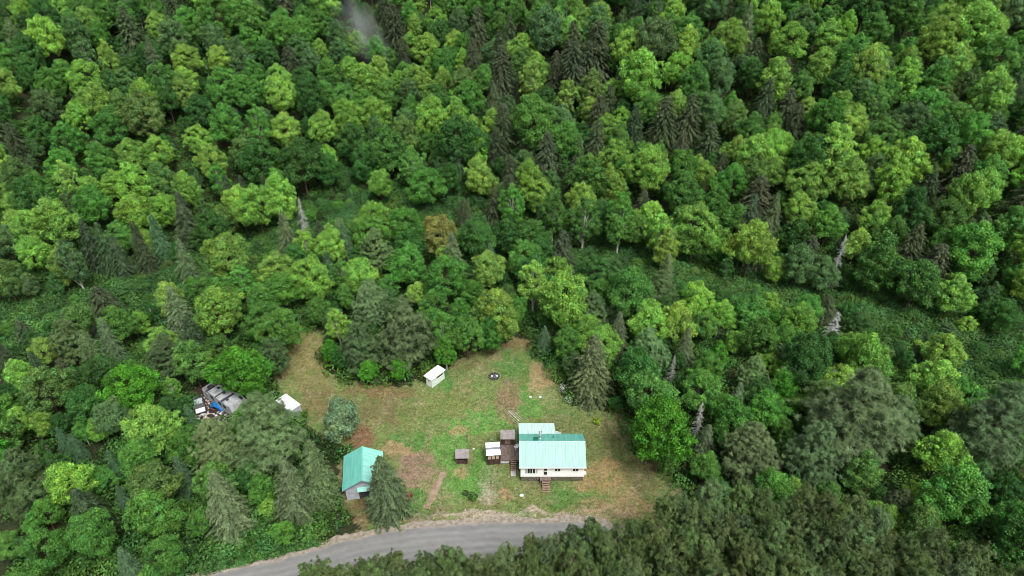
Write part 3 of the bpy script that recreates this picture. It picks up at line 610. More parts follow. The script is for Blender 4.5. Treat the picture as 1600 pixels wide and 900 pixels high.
for it in AUTO:
    o, kind, tone, x, y, hh, rr_ = it; px, py, _ = [float(v) for v in proj(x, y, T1(x, y)+hh)]
    nm, ax_, ay_ = min(LMX, key=lambda q: math.hypot(q[1]-px, q[2]-py)); dx_, dy_ = px-ax_, py-ay_; an = math.degrees(math.atan2(-dy_, dx_)) % 360
    dr = ['right of', 'upper right of', 'straight above', 'upper left of', 'left of', 'lower left of', 'straight below', 'lower right of'][int(((an+22.5) % 360)//45)]
    bk.setdefault((TW[tone], kind, nm, dr), []).append((math.hypot(dx_, dy_), o))
ORD = ['nearest', 'second nearest', 'third nearest', 'fourth nearest', 'fifth nearest', 'sixth nearest', 'seventh nearest', 'eighth nearest', 'ninth nearest']
KS = dict(V='valley shrub', M='leafy tree', P='slender tree', S='spruce', C='drooping conifer', W='feathery pine', R='plantation pine', L='bushy tree', X='dead conifer')
for (tw_, kind, nm, dr), l in bk.items():
    l.sort(key=lambda q: q[0])
    for k, (dd, o) in enumerate(l):
        w_ = f"{tw_} {KS[kind]}"
        if k < 9: o['label'] = f"{w_}, {ORD[k]} {dr} the {nm}"; o['group'] = f"{w_}s {'of the plantation' if kind == 'R' else 'of the forest'}"
        else: o['label'] = f"{w_}, farther ones {dr} the {nm}"; o['group'] = f"farther {w_}s {dr} the {nm}"
print('TREES', counts, sum(counts.values()), 'maxlab', max(len(q[1]['label'].split()) for l in bk.values() for q in l))

# ---------------------------------------------------------------- undergrowth (uncountable)
def thicket(name, pts, rad, leaves, leaf, col, label, cat):
    PC, PD, PN, PA, PT = [], [], [], [], []
    for (x, y), r_ in zip(pts, rad):
        n_ = int(leaves*r_*r_)+8; d = rdir(n_*2); d = d[d[:, 2] > -0.1][:n_]; n_ = len(d)
        p = d*r_*(0.7+0.35*rng.random((n_, 1)))*np.array((1, 1, 0.8)); p[:, 0] += x; p[:, 1] += y; p[:, 2] += T(x, y)+0.25*r_
        PC.append(p); PN.append(d+0.5*rng.normal(size=(n_, 3))); PD.append(rdir(n_)+d); PA.append(leaf*(0.7+0.6*rng.random(n_)))
        t = (1+0.36*rng.normal())*(1+0.15*rng.normal(size=n_)); h = 0.12*rng.normal(); PT.append(np.clip(np.stack([t*(1+h), t, t*(1-h)], 1), 0.3, 2))
    PA = np.concatenate(PA)
    me_ = quads(name, np.concatenate(PC), np.concatenate(PD), np.concatenate(PN), PA, PA*0.6, np.concatenate(PT), leafmat(name+'_leaf', 0.2, False, col))
    o = bpy.data.objects.new(name, me_); COL.objects.link(o); tag(o, label, cat, None, 'stuff'); return o
pts, rad = [], []
for k in range(5200):
    x = rng.uniform(-150, 150); yc = float(np.interp(x, CX, CY)); y = yc+rng.normal()*9+1
    px, py, d = [float(v) for v in proj(x, y, T1(x, y)+1)]
    if px < -40 or px > 1640 or inpoly(np.array([px]), np.array([py]), CLEAR).any(): continue
    if fbm(np.array(x*.12), np.array(y*.12), 55) < 0.36: continue
    pts.append((x, y)); rad.append(rng.uniform(.6, 2.6))
thicket('valley_thicket', pts, rad, 76, 0.195, (0.058, 0.142, 0.034), 'dense green shrub thicket filling the valley strip between the two woods', 'shrubs')
pts, rad = [], []
for k in range(15000):
    y = rng.uniform(46, 235); x = rng.uniform(-1, 1)*(y*.75+25)
    px, py, d = [float(v) for v in proj(x, y, T1(x, y)+.5)]
    if px < -40 or px > 1680 or onroad(x, y, .8) or y < float(np.interp(x, EX[:, 0], EX[:, 1])): continue
    if any(inpoly(np.array([px]), np.array([py]), p).any() for p in (CLEAR, SCRAP, TRAIL)): continue
    pts.append((x, y)); rad.append(rng.uniform(.6, 2.0))
thicket('forest_undergrowth', pts, rad, 50, 0.20, (0.060, 0.150, 0.030), 'low green brush covering the forest floor under the trees', 'undergrowth')
pts, rad = [], []
for k in range(2600):     # verge
    x = rng.uniform(-50, -14); ye = float(np.interp(x, EX[:, 0], EX[:, 1])); y = ye+abs(rng.normal())*2.6+.5
    px, py, d = [float(v) for v in proj(x, y, .3)]
    if px > 500 or y > 62: continue
    if 285 < px < 330: continue
    pts.append((x, y)); rad.append(rng.uniform(.25, .6))
thicket('roadside_weeds', pts, rad, 120, 0.12, (0.060, 0.155, 0.032), 'leafy green weeds along the verge at the left end of the road', 'weeds')
# grass tufts over the clearing
N_ = 60000; x = rng.uniform(-42, 28, N_); y = rng.uniform(55, 96, N_)
px, py, d = proj(x, y, T(x, y)); jx = (fbm(x*.35, y*.35, 3)-.5)*34; jy = (fbm(x*.35, y*.35, 5)-.5)*30
ok = inpoly(px+jx, py+jy, CLEAR) & (fbm(x*.5, y*.5, 60) > 0.42) & (y > np.interp(x, EX[:, 0], EX[:, 1])+.9)
ok &= ~((x > -1.9) & (x < 11) & (y > 64) & (y < 74)); ok &= ~((np.abs(x+21) < 3.2) & (np.abs(y-64.3) < 3.6))
x, y = x[ok], y[ok]; px, py, _ = proj(x, y, T(x, y)); gc = np.zeros((len(x), 3))+np.array((0.135, 0.150, 0.050))
for (a, b, ra, rb, col, al) in PATCH:
    q = np.sqrt(((px+jx[ok]-a)/ra)**2+((py+jy[ok]-b)/rb)**2); w = al*(1-sst(.75, 1.15, q)); gc = gc*(1-w[:, None])+np.array(col)*w[:, None]
gc *= (0.85+0.8*rng.random(len(x)))[:, None]; h = 0.05+0.15*rng.random(len(x))**2.5
Cg = np.stack([x, y, T(x, y)+h*.7], 1); Dg_ = rdir(len(x))*.7+np.array((0, 0, 1.0)); Ng = rdir(len(x))+np.array((0, -.3, .9))
me_ = quads('grass', Cg, Dg_, Ng, h, h*.5, gc, leafmat('grass_blade', .15, False, (1, 1, 1)))
o = bpy.data.objects.new('grass', me_); COL.objects.link(o); tag(o, 'short patchy grass and weeds growing over the clearing', 'grass', None, 'stuff')

def bush(name, label, cat, px, py, r_, col, col2=None, n_=260, leaf=.09):
    x, y = PZ(px, py); t = thing(name, label, cat, x, y)
    def part(nm, n2, c_, lo, hi, lf):
        d = rdir(n2*2); d = d[d[:, 2] > -.2][:n2]; p = d*r_*(lo+(hi-lo)*rng.random((len(d), 1)))*(1+.25*np.sin(4*np.arctan2(d[:, 1], d[:, 0])))[:, None]; p[:, 2] += r_*.7
        me2 = quads(nm, p, rdir(len(d))+d, d+.5*rng.normal(size=d.shape), lf*(.7+.6*rng.random(len(d))), lf*.6, np.clip(1+.2*rng.normal(size=len(d)), .4, 1.7), leafmat(nm+'_mat', .2, False, c_))
        o2 = bpy.data.objects.new(nm, me2); COL.objects.link(o2); o2.parent = t
    part('foliage', n_, col, .55, 1.0, leaf*1.3)
    if col2: part('blossom', n_, col2, .92, 1.08, leaf)
    st = MB()
    for k in range(5): a = k*1.256; st.tube([(0,0,-.05),(math.cos(a)*r_*.5, math.sin(a)*r_*.5, r_*.8)], [.03,.012], 4)
    st.build('stem', M['bark'], t)
bush('flowering_bush', 'white blossoming bush at the foot of the large grey green spruce', 'bush', 881, 612, .85, (.08,.15,.05), (.62,.66,.58), 330, .085)
bush('flowering_bush', 'smaller half green bush with white blossom just below the taller blossoming one', 'bush', 889, 629, .8, (.10,.25,.04), (.5,.56,.46), 200, .075)
bush('shrub', 'small yellow green shrub alone on the lawn right of the house', 'bush', 933, 662, .55, (.22,.34,.03), None, 260, .12)
bush('shrub', 'low green shrub in the grass between the path and the house', 'bush', 739, 780, .6, (.06,.14,.03), None, 300, .12)
bush('shrub', 'low dark green shrub just left of the greener one near the path', 'bush', 728, 773, .42, (.05,.10,.03), None, 200, .12)
bush('red_shrub', 'rusty red shrub at the right foot of the garage spruce', 'bush', 638, 779, .6, (.22,.07,.05), None, 320, .12)
bush('shrub', 'pale green leafy shrub behind the corrugated roof playhouse', 'bush', 768, 690, .45, (.20,.26,.12), None, 200, .10)

# ---------------------------------------------------------------- house
X0, X1, YF, YB, ZE, ZR = 1.22, 10.22, 64.37, 69.95, 3.46, 5.30
hz = 0.0
H_ = thing('house', 'white single storey house with pale mint metal roof in the clearing', 'house', 5.7, 67.2, hz)
def hp(mb, name, m, parent=None, smooth=False):
    par = parent or H_
    if par is H_: off = Vector((5.7, 67.2, hz))
    else: off = Vector((5.7, 67.2, hz))
    mb.v = [tuple(Vector(v)-off) for v in mb.v]; return mb.build(name, m, par, smooth)
ym = (YF+YB)/2
sl_ = (ZR-ZE)/(ym-(YF-.42))
w = MB(); w.box(X0, X1, YF, YB, 1.06, 3.55)
for sx in (X0, X1-.12): w.add([(sx,YF,3.55),(sx,YB,3.55),(sx,ym,ZR-.12),(sx+.12,YF,3.55),(sx+.12,YB,3.55),(sx+.12,ym,ZR-.12)], [(0,1,2),(5,4,3),(0,2,5,3),(1,4,5,2),(0,3,4,1)])
for k in range(12): w.box(X0-.012, X1+.012, YF-.02, YF, 1.10+k*.2, 1.115+k*.2)
hp(w, 'wall', M['siding'])
w = MB(); w.box(X0+.08, X1-.08, YF+.08, YB-.08, -.1, 1.057); 
for k in range(46): xx = X0+.1+k*.195; w.box(xx, xx+.05, YF+.04, YF+.078, 0.02, 1.05)
hp(w, 'skirting', M['lattice'])
def roofpanel(a, b, m, name, ribs, parent=None):
    """a = two lower corners, b = two upper corners"""
    r_ = MB(); r_.slab([a[0], a[1], b[1], b[0]], .07); n_ = (Vector(a[1])-Vector(a[0])).cross(Vector(b[0])-Vector(a[0])).normalized()
    if n_.z < 0: n_ = -n_
    L = (Vector(a[1])-Vector(a[0])).length; k = max(1, int(L/ribs))
    for i in range(k+1):
        t = (i+.0)/k; t = min(max(t, .006), .994); p = Vector(a[0]).lerp(Vector(a[1]), t); q = Vector(b[0]).lerp(Vector(b[1]), t); e = (Vector(a[1])-Vector(a[0])).normalized()*.025
        p2 = p+n_*.035; q2 = q+n_*.035; r_.slab([p2-e, p2+e, q2+e, q2-e], .034)
    return hp(r_, name, m, parent) if parent is None or parent is H_ else r_.build(name, m, parent)
xe0, xe1 = 1.0, 10.45; yb2 = 70.25; zb = ZR-(yb2-ym)*sl_
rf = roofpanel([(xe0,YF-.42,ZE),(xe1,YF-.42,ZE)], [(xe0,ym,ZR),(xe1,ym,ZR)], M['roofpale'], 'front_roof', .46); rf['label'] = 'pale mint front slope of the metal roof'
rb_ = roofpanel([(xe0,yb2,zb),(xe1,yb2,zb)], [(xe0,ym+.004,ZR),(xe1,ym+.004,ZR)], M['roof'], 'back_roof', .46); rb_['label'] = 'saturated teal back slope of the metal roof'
hp(MB().slab([(xe0,ym-.14,ZR-.03),(xe1,ym-.14,ZR-.03),(xe1,ym,ZR+.07),(xe0,ym,ZR+.07)], .03).slab([(xe0,ym+.14,ZR-.03),(xe1,ym+.14,ZR-.03),(xe1,ym+.004,ZR+.07),(xe0,ym+.004,ZR+.07)], .03), 'ridge_cap', M['roofmid'])
hp(MB().box(xe0, xe1, YF-.45, YF-.423, ZE-.16, ZE+.01), 'fascia', M['trim'])
# rear extension
w = MB(); w.box(X0, 6.15, YB+.003, 72.9, 0, 2.5); w.box(6.153, 7.1, YB+.003, 71.5, 0, 2.45); hp(w, 'extension_wall', M['siding'])
roofpanel([(xe0,73.25,2.62),(6.42,73.25,2.62)], [(xe0,yb2+.003,zb-.09),(6.42,yb2+.003,zb-.09)], M['roofext'], 'extension_roof', .46)  # painted brighter because this slope faces away from the light
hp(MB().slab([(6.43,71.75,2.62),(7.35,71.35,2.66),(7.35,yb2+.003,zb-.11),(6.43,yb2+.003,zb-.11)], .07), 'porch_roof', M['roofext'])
def window(x0, x1, z0, z1, panes, yy=YF-.02, parent=H_):
    f = hp(MB().box(x0-.07, x1+.07, yy-.04, yy, z0-.07, z0).box(x0-.07, x1+.07, yy-.04, yy, z1, z1+.07).box(x0-.07, x0, yy-.04, yy, z0, z1).box(x1, x1+.07, yy-.04, yy, z0, z1), 'window', M['trim'])
    for k in range(panes):
        a = x0+(x1-x0)*k/panes; b2 = x0+(x1-x0)*(k+1)/panes; g_ = MB().box(a+.035, b2-.035, yy-.03, yy-.012, z0+.01, z1-.01); g_.v = [tuple(Vector(v)-Vector((5.7,67.2,hz))) for v in g_.v]; g_.build('pane', M['glass'], f)
    for k in range(1, panes):
        a = x0+(x1-x0)*k/panes; g_ = MB().box(a-.034, a+.034, yy-.045, yy-.01, z0, z1); g_.v = [tuple(Vector(v)-Vector((5.7,67.2,hz))) for v in g_.v]; g_.build('mullion', M['trim'], f)
window(2.18, 3.28, 1.85, 2.95, 3)
for a in (1.86, 3.37): hp(MB().box(a, a+.24, YF-.05, YF-.02, 1.82, 2.98), 'shutter', M['shutter'])
window(6.08, 6.84, 2.32, 2.93, 2); window(8.62, 9.40, 2.30, 2.91, 2)
dr = hp(MB().box(4.45, 5.05, YF-.05, YF-.02, 1.08, 2.98), 'door', M['trim'])
for z0, z1 in ((2.4, 2.88), (1.55, 2.2)):
    g_ = MB().box(4.54, 4.96, YF-.062, YF-.052, z0, z1); g_.v = [tuple(Vector(v)-Vector((5.7,67.2,hz))) for v in g_.v]; g_.build('pane', M['glass'], dr)
g_ = MB().box(4.97, 5.01, YF-.10, YF-.05, 1.95, 2.05); g_.v = [tuple(Vector(v)-Vector((5.7,67.2,hz))) for v in g_.v]; g_.build('handle', M['steel'], dr)
def backz(y): return ZR-(y-ym)*sl_
a, b2 = ym+.25, ym+1.55
hp(MB().slab([(3.08,b2,backz(b2)+.10),(3.74,b2,backz(b2)+.10),(3.74,a,backz(a)+.10),(3.08,a,backz(a)+.10)], .09), 'roof_hatch', M['hatch'])
fl = MB().tube([(4.05,68.3,4.2),(4.05,68.3,5.9)], [.14,.14], 10).tube([(4.05,68.3,5.9),(4.05,68.3,5.98),(4.05,68.3,6.12)], [.17,.24,.05], 10)
hp(fl, 'chimney_flue', M['steel'], None, True)
hp(MB().tube([(4.05,68.3,4.45),(4.05,68.3,4.75)], [.30,.18], 10), 'flue_flashing', M['steel'], None, True)
hp(MB().tube([(5.95,68.6,4.3),(5.95,68.6,5.0)], [.06,.06], 8), 'vent_pipe', M['charcoal'], None, True)
hp(MB().tube([(10.3,68.8,4.0),(10.3,68.8,4.45)], [.05,.05], 8), 'vent_pipe', M['charcoal'], None, True)
ac = hp(MB().box(X1+.003, X1+.42, 66.9, 67.5, 1.9, 2.4), 'air_conditioner', M['shutter'])
hp(MB().box(X1+.003, X1+.38, 64.5, 64.95, 1.25, 1.5), 'meter_box', M['trim'])
# front porch and steps
P_ = thing('porch_steps', 'weathered wooden landing with steps down from the white house front door', 'steps', 4.75, 63.9, 0)
pb = MB().box(-.78, .78, -.15, .44, .88, .98)
for k in range(5): pb.box(-.76, .76, -.145+k*.115, -.05+k*.115, .98, 1.0)
pb.build('landing', M['wood'], P_)
for sx in (-.72, .66):
    for sy in (-.1, .34): MB().box(sx, sx+.07, sy, sy+.07, -.05, .88).build('post', M['wood'], P_)
for k in range(5): MB().box(-.42, .62, -.15-.27*(k+1), -.17-.27*k, .74-.17*k, .79-.17*k).build('step', M['stepwood'], P_)
for sx in (-.47, .62): MB().slab([(sx,-1.5,.0),(sx+.05,-1.5,.0),(sx+.05,-.15,.9),(sx,-.15,.9)], .16).build('stringer', M['wood'], P_)

# ---------------------------------------------------------------- side deck
D_ = thing('deck', 'weathered brown plank deck on the left side of the house', 'deck', -.35, 69.3, 0)
dk = MB()
for k in range(19): xx = -1.32+k*.142; dk.box(xx, xx+.125, -1.72, 1.15, .86, .9)
dk.build('decking', M['wood'], D_)
MB().box(-1.34, 1.38, -1.76, -1.723, .58, .9).box(-1.34, 1.38, 1.153, 1.19, .58, .9).box(-1.38, -1.343, -1.76, 1.19, .58, .9).build('rim_joist', M['wood'], D_)
for sx in (-1.3, -.1, 1.25):
    for sy in (-1.66, 1.05): MB().box(sx, sx+.09, sy, sy+.09, -.05, .85).build('post', M['darkwood'], D_)
MB().slab([(-1.32,-1.775,.2),(-.08,-1.775,.2),(-.08,-1.77,.6),(-1.32,-1.77,.6)], .02).build('skirt_panel', M['rock'], D_)
rl = MB().box(-1.36, -1.30, -1.7, 1.15, 1.65, 1.72)
for k in range(9): rl.box(-1.35, -1.31, -1.68+k*.35, -1.63+k*.35, .9, 1.65)
rl.build('railing', M['darkwood'], D_)
for k in range(5): MB().box(.18, 1.0, -2.02-.25*k, -1.79-.25*k, .70-.155*k, .75-.155*k).build('step', M['stepwood'], D_)
for sx in (.12, 1.0): MB().slab([(sx,-3.1,.0),(sx+.05,-3.1,.0),(sx+.05,-1.78,.85),(sx,-1.78,.85)], .16).build('stringer', M['darkwood'], D_)
L_ = thing('storage_shed', 'dark wood shed with flat grey roof at the back of the deck', 'shed', -.62, 71.15, 0)
MB().box(-.98, .98, -.55, .62, 0, 2.35).build('wall', M['darkwood'], L_)
MB().slab([(-1.1,-.95,2.42),(1.1,-.95,2.42),(1.1,.85,2.52),(-1.1,.85,2.52)], .08).build('roof', M['greyroof'], L_)
MB().box(-.4, .4, -.58, -.553, .92, 2.2).build('door', M['wood'], L_)
sb = thing('step_slab', 'pale flat slab on the grass at the foot of the deck stairs', 'slab', .2, 65.85, 0.0)
MB().slab([(-.36,-.55,.09),(.36,-.5,.09),(.40,.42,.09),(-.40,.4,.09)], .12).build('slab', M['concrete'], sb)
c_ = thing('garden_chair', 'white plastic garden chair on the deck next to the house wall', 'chair', .60, 69.7, .9, math.radians(-70))
MB().box(-.26, .26, -.25, .25, .40, .44).build('seat', M['trim'], c_); MB().slab([(-.25,.25,.45),(.25,.25,.45),(.27,.37,.92),(-.27,.37,.92)], .035).build('backrest', M['trim'], c_)
for sx in (-.26, .21):
    MB().box(sx, sx+.05, -.25, .25, .62, .65).build('armrest', M['trim'], c_)
    for sy in (-.25, .2): MB().box(sx, sx+.05, sy, sy+.05, 0, .4).build('leg', M['trim'], c_)
# playhouse / screened hut
G_ = thing('screened_hut', 'small brown wooden hut with white and grey corrugated roof beside the deck', 'hut', -2.78, 68.3, 0, math.radians(5))
MB().box(-.92, .92, -.86, .86, 0, 1.15).build('lower_wall', M['darkwood'], G_)
fr = MB()
for sx in (-.92, -.35, .25, .84): fr.box(sx, sx+.08, -.87, -.79, 1.153, 2.2)
for sx in (-.92, .84): fr.box(sx, sx+.08, .78, .86, 1.153, 2.3)
fr.box(-.92, .92, -.88, -.80, 2.12, 2.2); fr.build('frame', M['darkwood'], G_)
for sx in (-.83, -.27, .34): MB().box(sx+.02, sx+.46, -.85, -.83, 1.19, 2.1).build('window', M['tan'], G_)
MB().box(-.9, .9, .80, .84, 1.153, 2.3).box(-.90, -.86, -.78, .78, 1.153, 2.25).box(.86, .90, -.78, .78, 1.153, 2.25).build('upper_wall', M['darkwood'], G_)
for (y0, y1, m_, nm) in ((-1.15, -.15, 'whitemetal', 'roof_sheet'), (-.147, .18, 'greystripe', 'roof_sheet'), (.183, 1.05, 'whitemetal', 'roof_sheet')):
    z = lambda yy: 2.36+.16*(yy+1.15)
    r_ = MB().slab([(-1.06,y0,z(y0)),(1.06,y0,z(y0)),(1.06,y1,z(y1)),(-1.06,y1,z(y1))], .05)
    for k in range(14): xx = -1.02+k*.155; r_.slab([(xx,y0,z(y0)+.02),(xx+.05,y0,z(y0)+.02),(xx+.05,y1,z(y1)+.02),(xx,y1,z(y1)+.02)], .018)
    r_.build(nm, M[m_], G_)
# chicken coop like box
K_ = thing('open_shelter', 'small brown open fronted shelter with grey roof alone on the lawn', 'shelter', -7.35, 68.2, 0, math.radians(1))
MB().box(-.82, -.76, -.6, .6, 0, 1.35).box(.76, .82, -.6, .6, 0, 1.35).box(-.757, .757, .54, .6, 0, 1.4).box(-.757, .757, -.6, -.54, 0, .45).build('wall', M['darkwood'], K_)
MB().box(-.757, .757, -.5, .5, .40, .46).build('shelf', M['darkwood'], K_)
MB().slab([(-1.0,-.8,1.42),(1.0,-.8,1.42),(1.0,.8,1.62),(-1.0,.8,1.62)], .09).build('roof', M['greyroof'], K_)
for sx in (-.80, .72): MB().box(sx, sx+.08, -.7, -.62, 0, 1.36).build('post', M['wood'], K_)
# tv antenna
A_ = thing('tv_antenna', 'tall thin television antenna mast at the rear left corner of the house', 'antenna', .72, 70.3, 0)
MB().tube([(0,0,0),(0,0,6.7)], [.035,.025], 6).build('mast', M['steel'], A_)
dv = Vector((-1.25, 1.6, .15)); c0 = Vector((0, 0, 6.6)); MB().tube([c0-dv*.25, c0+dv*.95], [.035,.035], 5).build('boom', M['rock'], A_)
pr = Vector((1.6, 1.25, 0)).normalized(); el = MB()
for k in range(10):
    p = c0+dv*(-.2+.12*k); l = .85-.05*k; el.tube([p-pr*l, p+pr*l], [.016,.016], 4)
el.build('elements', M['steel'], A_)
x, y = PZ(730, 691); p_ = thing('clothes_post', 'thin dark post standing in the grass behind the small shelter', 'post', x, y, 0)
MB().tube([(0,0,-.1),(0,0,1.5)], [.05,.04], 6).build('post', M['darkwood'], p_); MB().box(-.3, .3, -.03, .03, 1.35, 1.42).build('crossbar', M['darkwood'], p_)

# ---------------------------------------------------------------- garage
Q_ = thing('garage', 'grey sided garage with bright teal metal gable roof at the left of the lawn', 'garage', -21.05, 64.25, 0, math.radians(9.5))
hw, hl = 2.45, 2.75
MB().prism([(-hw,0),(hw,0),(hw,2.6),(0,3.95),(-hw,2.6)], -hl, hl).build('wall', M['greysid'], Q_)
for sg in (-1, 1):
    lo = [(sg*2.8,-3.1,2.50),(sg*2.8,3.1,2.50)]; hi = [(sg*.003,-3.1,4.10),(sg*.003,3.1,4.10)]
    roofpanel(lo, hi, M['roof'] if sg < 0 else M['roofmid'], 'roof_slope', .5, Q_)  # right slope is a lit copy of the teal, light painted as paler metal
MB().slab([(-.16,-3.12,4.06),(0,-3.12,4.16),(0,3.12,4.16),(-.16,3.12,4.06)], .03).slab([(.16,-3.12,4.06),(.003,-3.12,4.16),(.003,3.12,4.16),(.16,3.12,4.06)], .03).build('ridge_cap', M['roof'], Q_)
for sg in (-1, 1): MB().slab([(sg*2.8,-3.14,2.44),(sg*2.8,-3.105,2.44),(0,-3.105,4.03),(0,-3.14,4.03)], .14).build('bargeboard', M['greystripe'], Q_)
MB().box(-.62, 1.35, -hl-.03, -hl-.003, 0, 1.95).build('doorway', M['charcoal'], Q_)
MB().slab([(-.8,-3.35,2.05),(1.5,-3.35,2.05),(1.5,-2.76,2.32),(-.8,-2.76,2.32)], .05).build('awning', M['roofmid'], Q_)
for sx in (-.70, 1.35): MB().box(sx, sx+.08, -hl-.06, -hl-.003, 0, 2.03).build('door_frame', M['darkwood'], Q_)

# ---------------------------------------------------------------- small white shed in the lawn
cx_, cy_ = -12.9, 85.2; az = math.atan2(86.2-83.7, -11.3+13.3)
B_ = thing('garden_shed', 'narrow white and pale green shed at the back of the clearing', 'shed', cx_, cy_, 0, az)
MB().box(-1.5, 1.5, -.68, .68, .08, 1.95).build('wall', M['mint'], B_)
MB().slab([(-1.72,-.9,2.06),(1.72,-.9,2.06),(1.72,.9,2.16),(-1.72,.9,2.16)], .09).build('roof', M['whitemetal'], B_)
MB().box(-.2, 1.2, -.70, -.683, 1.35, 1.62).build('window', M['glass'], B_)
MB().box(-1.53, -1.503, -.42, .38, .1, 1.75).build('door', M['trim'], B_)
MB().box(-1.545, -1.533, -.2, .15, 1.2, 1.55).build('door_window', M['shutter'], B_)
for sx in (-1.52, 1.46):
    MB().box(sx, sx+.06, -.70, -.64, .08, 1.95).build('corner_trim', M['trim'], B_)
# fire pit
x, y = PZ(772, 589); F_ = thing('fire_pit', 'round stone fire pit with pale items in it on the back lawn', 'fire pit', x, y, 0)
MB().tube([(0,0,-.05),(0,0,.05)], [.75,.75], 16).build('ash_bed', M['ash'], F_)
for k in range(13):
    a = k*6.283/13; v_, f_ = blob((math.cos(a)*.82, math.sin(a)*.82, .12), (.19,.17,.15), k); MB().add(v_, f_).build('stone', M['stone'], F_, False)
for k, (a, b2, m_) in enumerate(((-.35,-.05,'rock'), (.25,.25,'lilac'), (.1,-.3,'lilac'), (.5,.02,'rock'))):
    v_, f_ = blob((a, b2, .22), (.20,.15,.16), 40+k, amp=.3); MB().add(v_, f_).build('charred_bag' if m_ == 'lilac' else 'pale_lump', M[m_], F_)
for (px, py, r_, lb) in ((829,621,.28,'pale stone on the lawn left of its twin'), (844,621,.3,'pale stone on the lawn right of its twin, above the house'), (815,775,.33,'white round stone on the front lawn below the house'), (740,702,.2,'small white stone near the corrugated roof hut')):
    x, y = PZ(px, py); v_, f_ = blob((0, 0, r_*.35), (r_, r_*.8, r_*.6), int(px)); o = MB().add(v_, f_).build('stone', M['rock'], None, True); o.location = (x, y, T1(x, y)); tag(o, lb, 'stone', 'pale stones lying on the lawn')

# ---------------------------------------------------------------- scrapyard and box trailer
def xy(px, py, z): x, y = PZ(px, py, z+T1(*PZ(px, py, z))); return x, y
a = Vector((*xy(324, 600, 2.4), 0)); b2 = Vector((*xy(368, 632, 2.4), 0)); mid = (a+b2)/2; L2 = (b2-a).length/2; az = math.atan2(b2.y-a.y, b2.x-a.x)
R_ = thing('scrapped_camper', 'long derelict pale camper trailer with broken dark end in the scrapyard', 'camper', mid.x, mid.y, None, az)
MB().prism([(-L2*.55,.6),(L2,.6),(L2+.25,1.5),(L2,2.55),(-L2*.55,2.6)], -1.1, 1.1).build('body', M['camper'], R_)
MB().box(-L2, -L2*.555, -1.1, 1.1, .6, 1.3).box(-L2, -L2+.1, -1.1, 1.1, 1.3, 2.3).box(-L2, -L2*.555, -1.1, -1.02, 1.3, 2.0).build('broken_end', M['camper'], R_)
MB().box(-L2+.3, -L2*.6, -.9, .9, 1.303, 1.7).box(-L2+.2, -L2*.7, -.3, .5, 1.703, 2.3).build('exposed_interior', M['charcoal'], R_)
for k, (u, v) in enumerate(((-.35,.45), (.1,.3), (.55,-.3))): MB().box(L2*u-.22, L2*u+.22, v-.2, v+.2, 2.6, 2.75).build('roof_vent', M['charcoal'], R_)
MB().box(-L2*.02, L2*.04, -1.13, 1.13, 2.603, 2.66).box(L2*.38, L2*.5, -1.13, 1.13, 2.603, 2.64).build('roof_strap', M['charcoal'], R_)
for u in (-.3, .25, .6): MB().box(L2*u-.4, L2*u+.4, -1.13, -1.103, 1.5, 2.1).build('window', M['glass'], R_)
for u in (-.1, .15):
    for v in (-1.05, .85): MB().tube([(L2*u,v,.35),(L2*u,v+.2,.35)], [.35,.35], 12).build('wheel', M['black'], R_)
x, y = xy(360, 610, 1.5)
V_ = thing('scrapped_van', 'small white wrecked van body behind the derelict camper', 'van', x+1.2, y-1.8, None, az+.25)
MB().prism([(-1.7,.4),(1.9,.4),(1.9,1.1),(1.2,1.25),(.7,1.95),(-1.7,2.0)], -.85, .85).build('body', M['camper'], V_)
MB().slab([(1.17,-.75,1.29),(1.17,.75,1.29),(.75,.75,1.93),(.75,-.75,1.93)], .02).build('windscreen', M['glass'], V_)
MB().box(-1.3, .4, -.87, -.853, 1.25, 1.75).build('side_window', M['glass'], V_)
for u in (-1.1, 1.2):
    for v in (-.88, .70): MB().tube([(u,v,.3),(u,v+.18,.3)], [.3,.3], 12).build('wheel', M['black'], V_)
x, y = xy(343, 628, 1.0); v_ = []; f_ = []
n_ = 12
for i in range(n_+1):
    for j in range(n_+1):
        u, w_ = i/n_*2-1, j/n_*2-1; v_.append((u*1.45, w_*1.1, 1.25-.75*(abs(u)**2.2)-.65*abs(w_)**2.5+.07*math.sin(7*u+3*w_)+.05*math.sin(11*w_-4*u)))
for i in range(n_):
    for j in range(n_): k = i*(n_+1)+j; f_.append((k, k+n_+1, k+n_+2, k+1))
o = MB().add(v_, f_).build('tarp', M['blue'], None, True); o.location = (x, y, T1(x, y)+.1); o.rotation_euler[2] = az+.2; tag(o, 'bright blue tarpaulin draped over scrap beside the derelict camper', 'tarpaulin')
md = o.modifiers.new('thick', 'SOLIDIFY'); md.thickness = .03
v2, f2 = blob((0, 0, .35), (1.2, .9, .75), 77); o = MB().add(v2, f2).build('covered_heap', M['soil'], None); o.location = (x, y, T1(x, y)); tag(o, 'dark heap hidden underneath the blue tarpaulin', 'scrap heap')
x, y = xy(311, 632, .8)
Z_ = thing('scrapped_car', 'dark wrecked car with pale bonnet at the left side of the scrapyard', 'car', x, y, None, math.radians(-62))
MB().prism([(-2.0,.3),(2.0,.3),(2.05,.75),(1.0,.88),(.55,1.3),(-.9,1.32),(-1.4,.9),(-2.0,.85)], -.8, .8).build('body', M['charcoal'], Z_)
MB().slab([(1.05,-.7,.90),(1.95,-.7,.79),(1.95,.7,.79),(1.05,.7,.90)], .02).build('bonnet', M['whitemetal'], Z_)
MB().box(-.8, .5, -.6, .6, 1.325, 1.36).build('roof_panel', M['greysid'], Z_)
for u in (-1.3, 1.3):
    for v in (-.84, .66): MB().tube([(u,v,.3),(u,v+.18,.3)], [.3,.3], 12).build('wheel', M['black'], Z_)
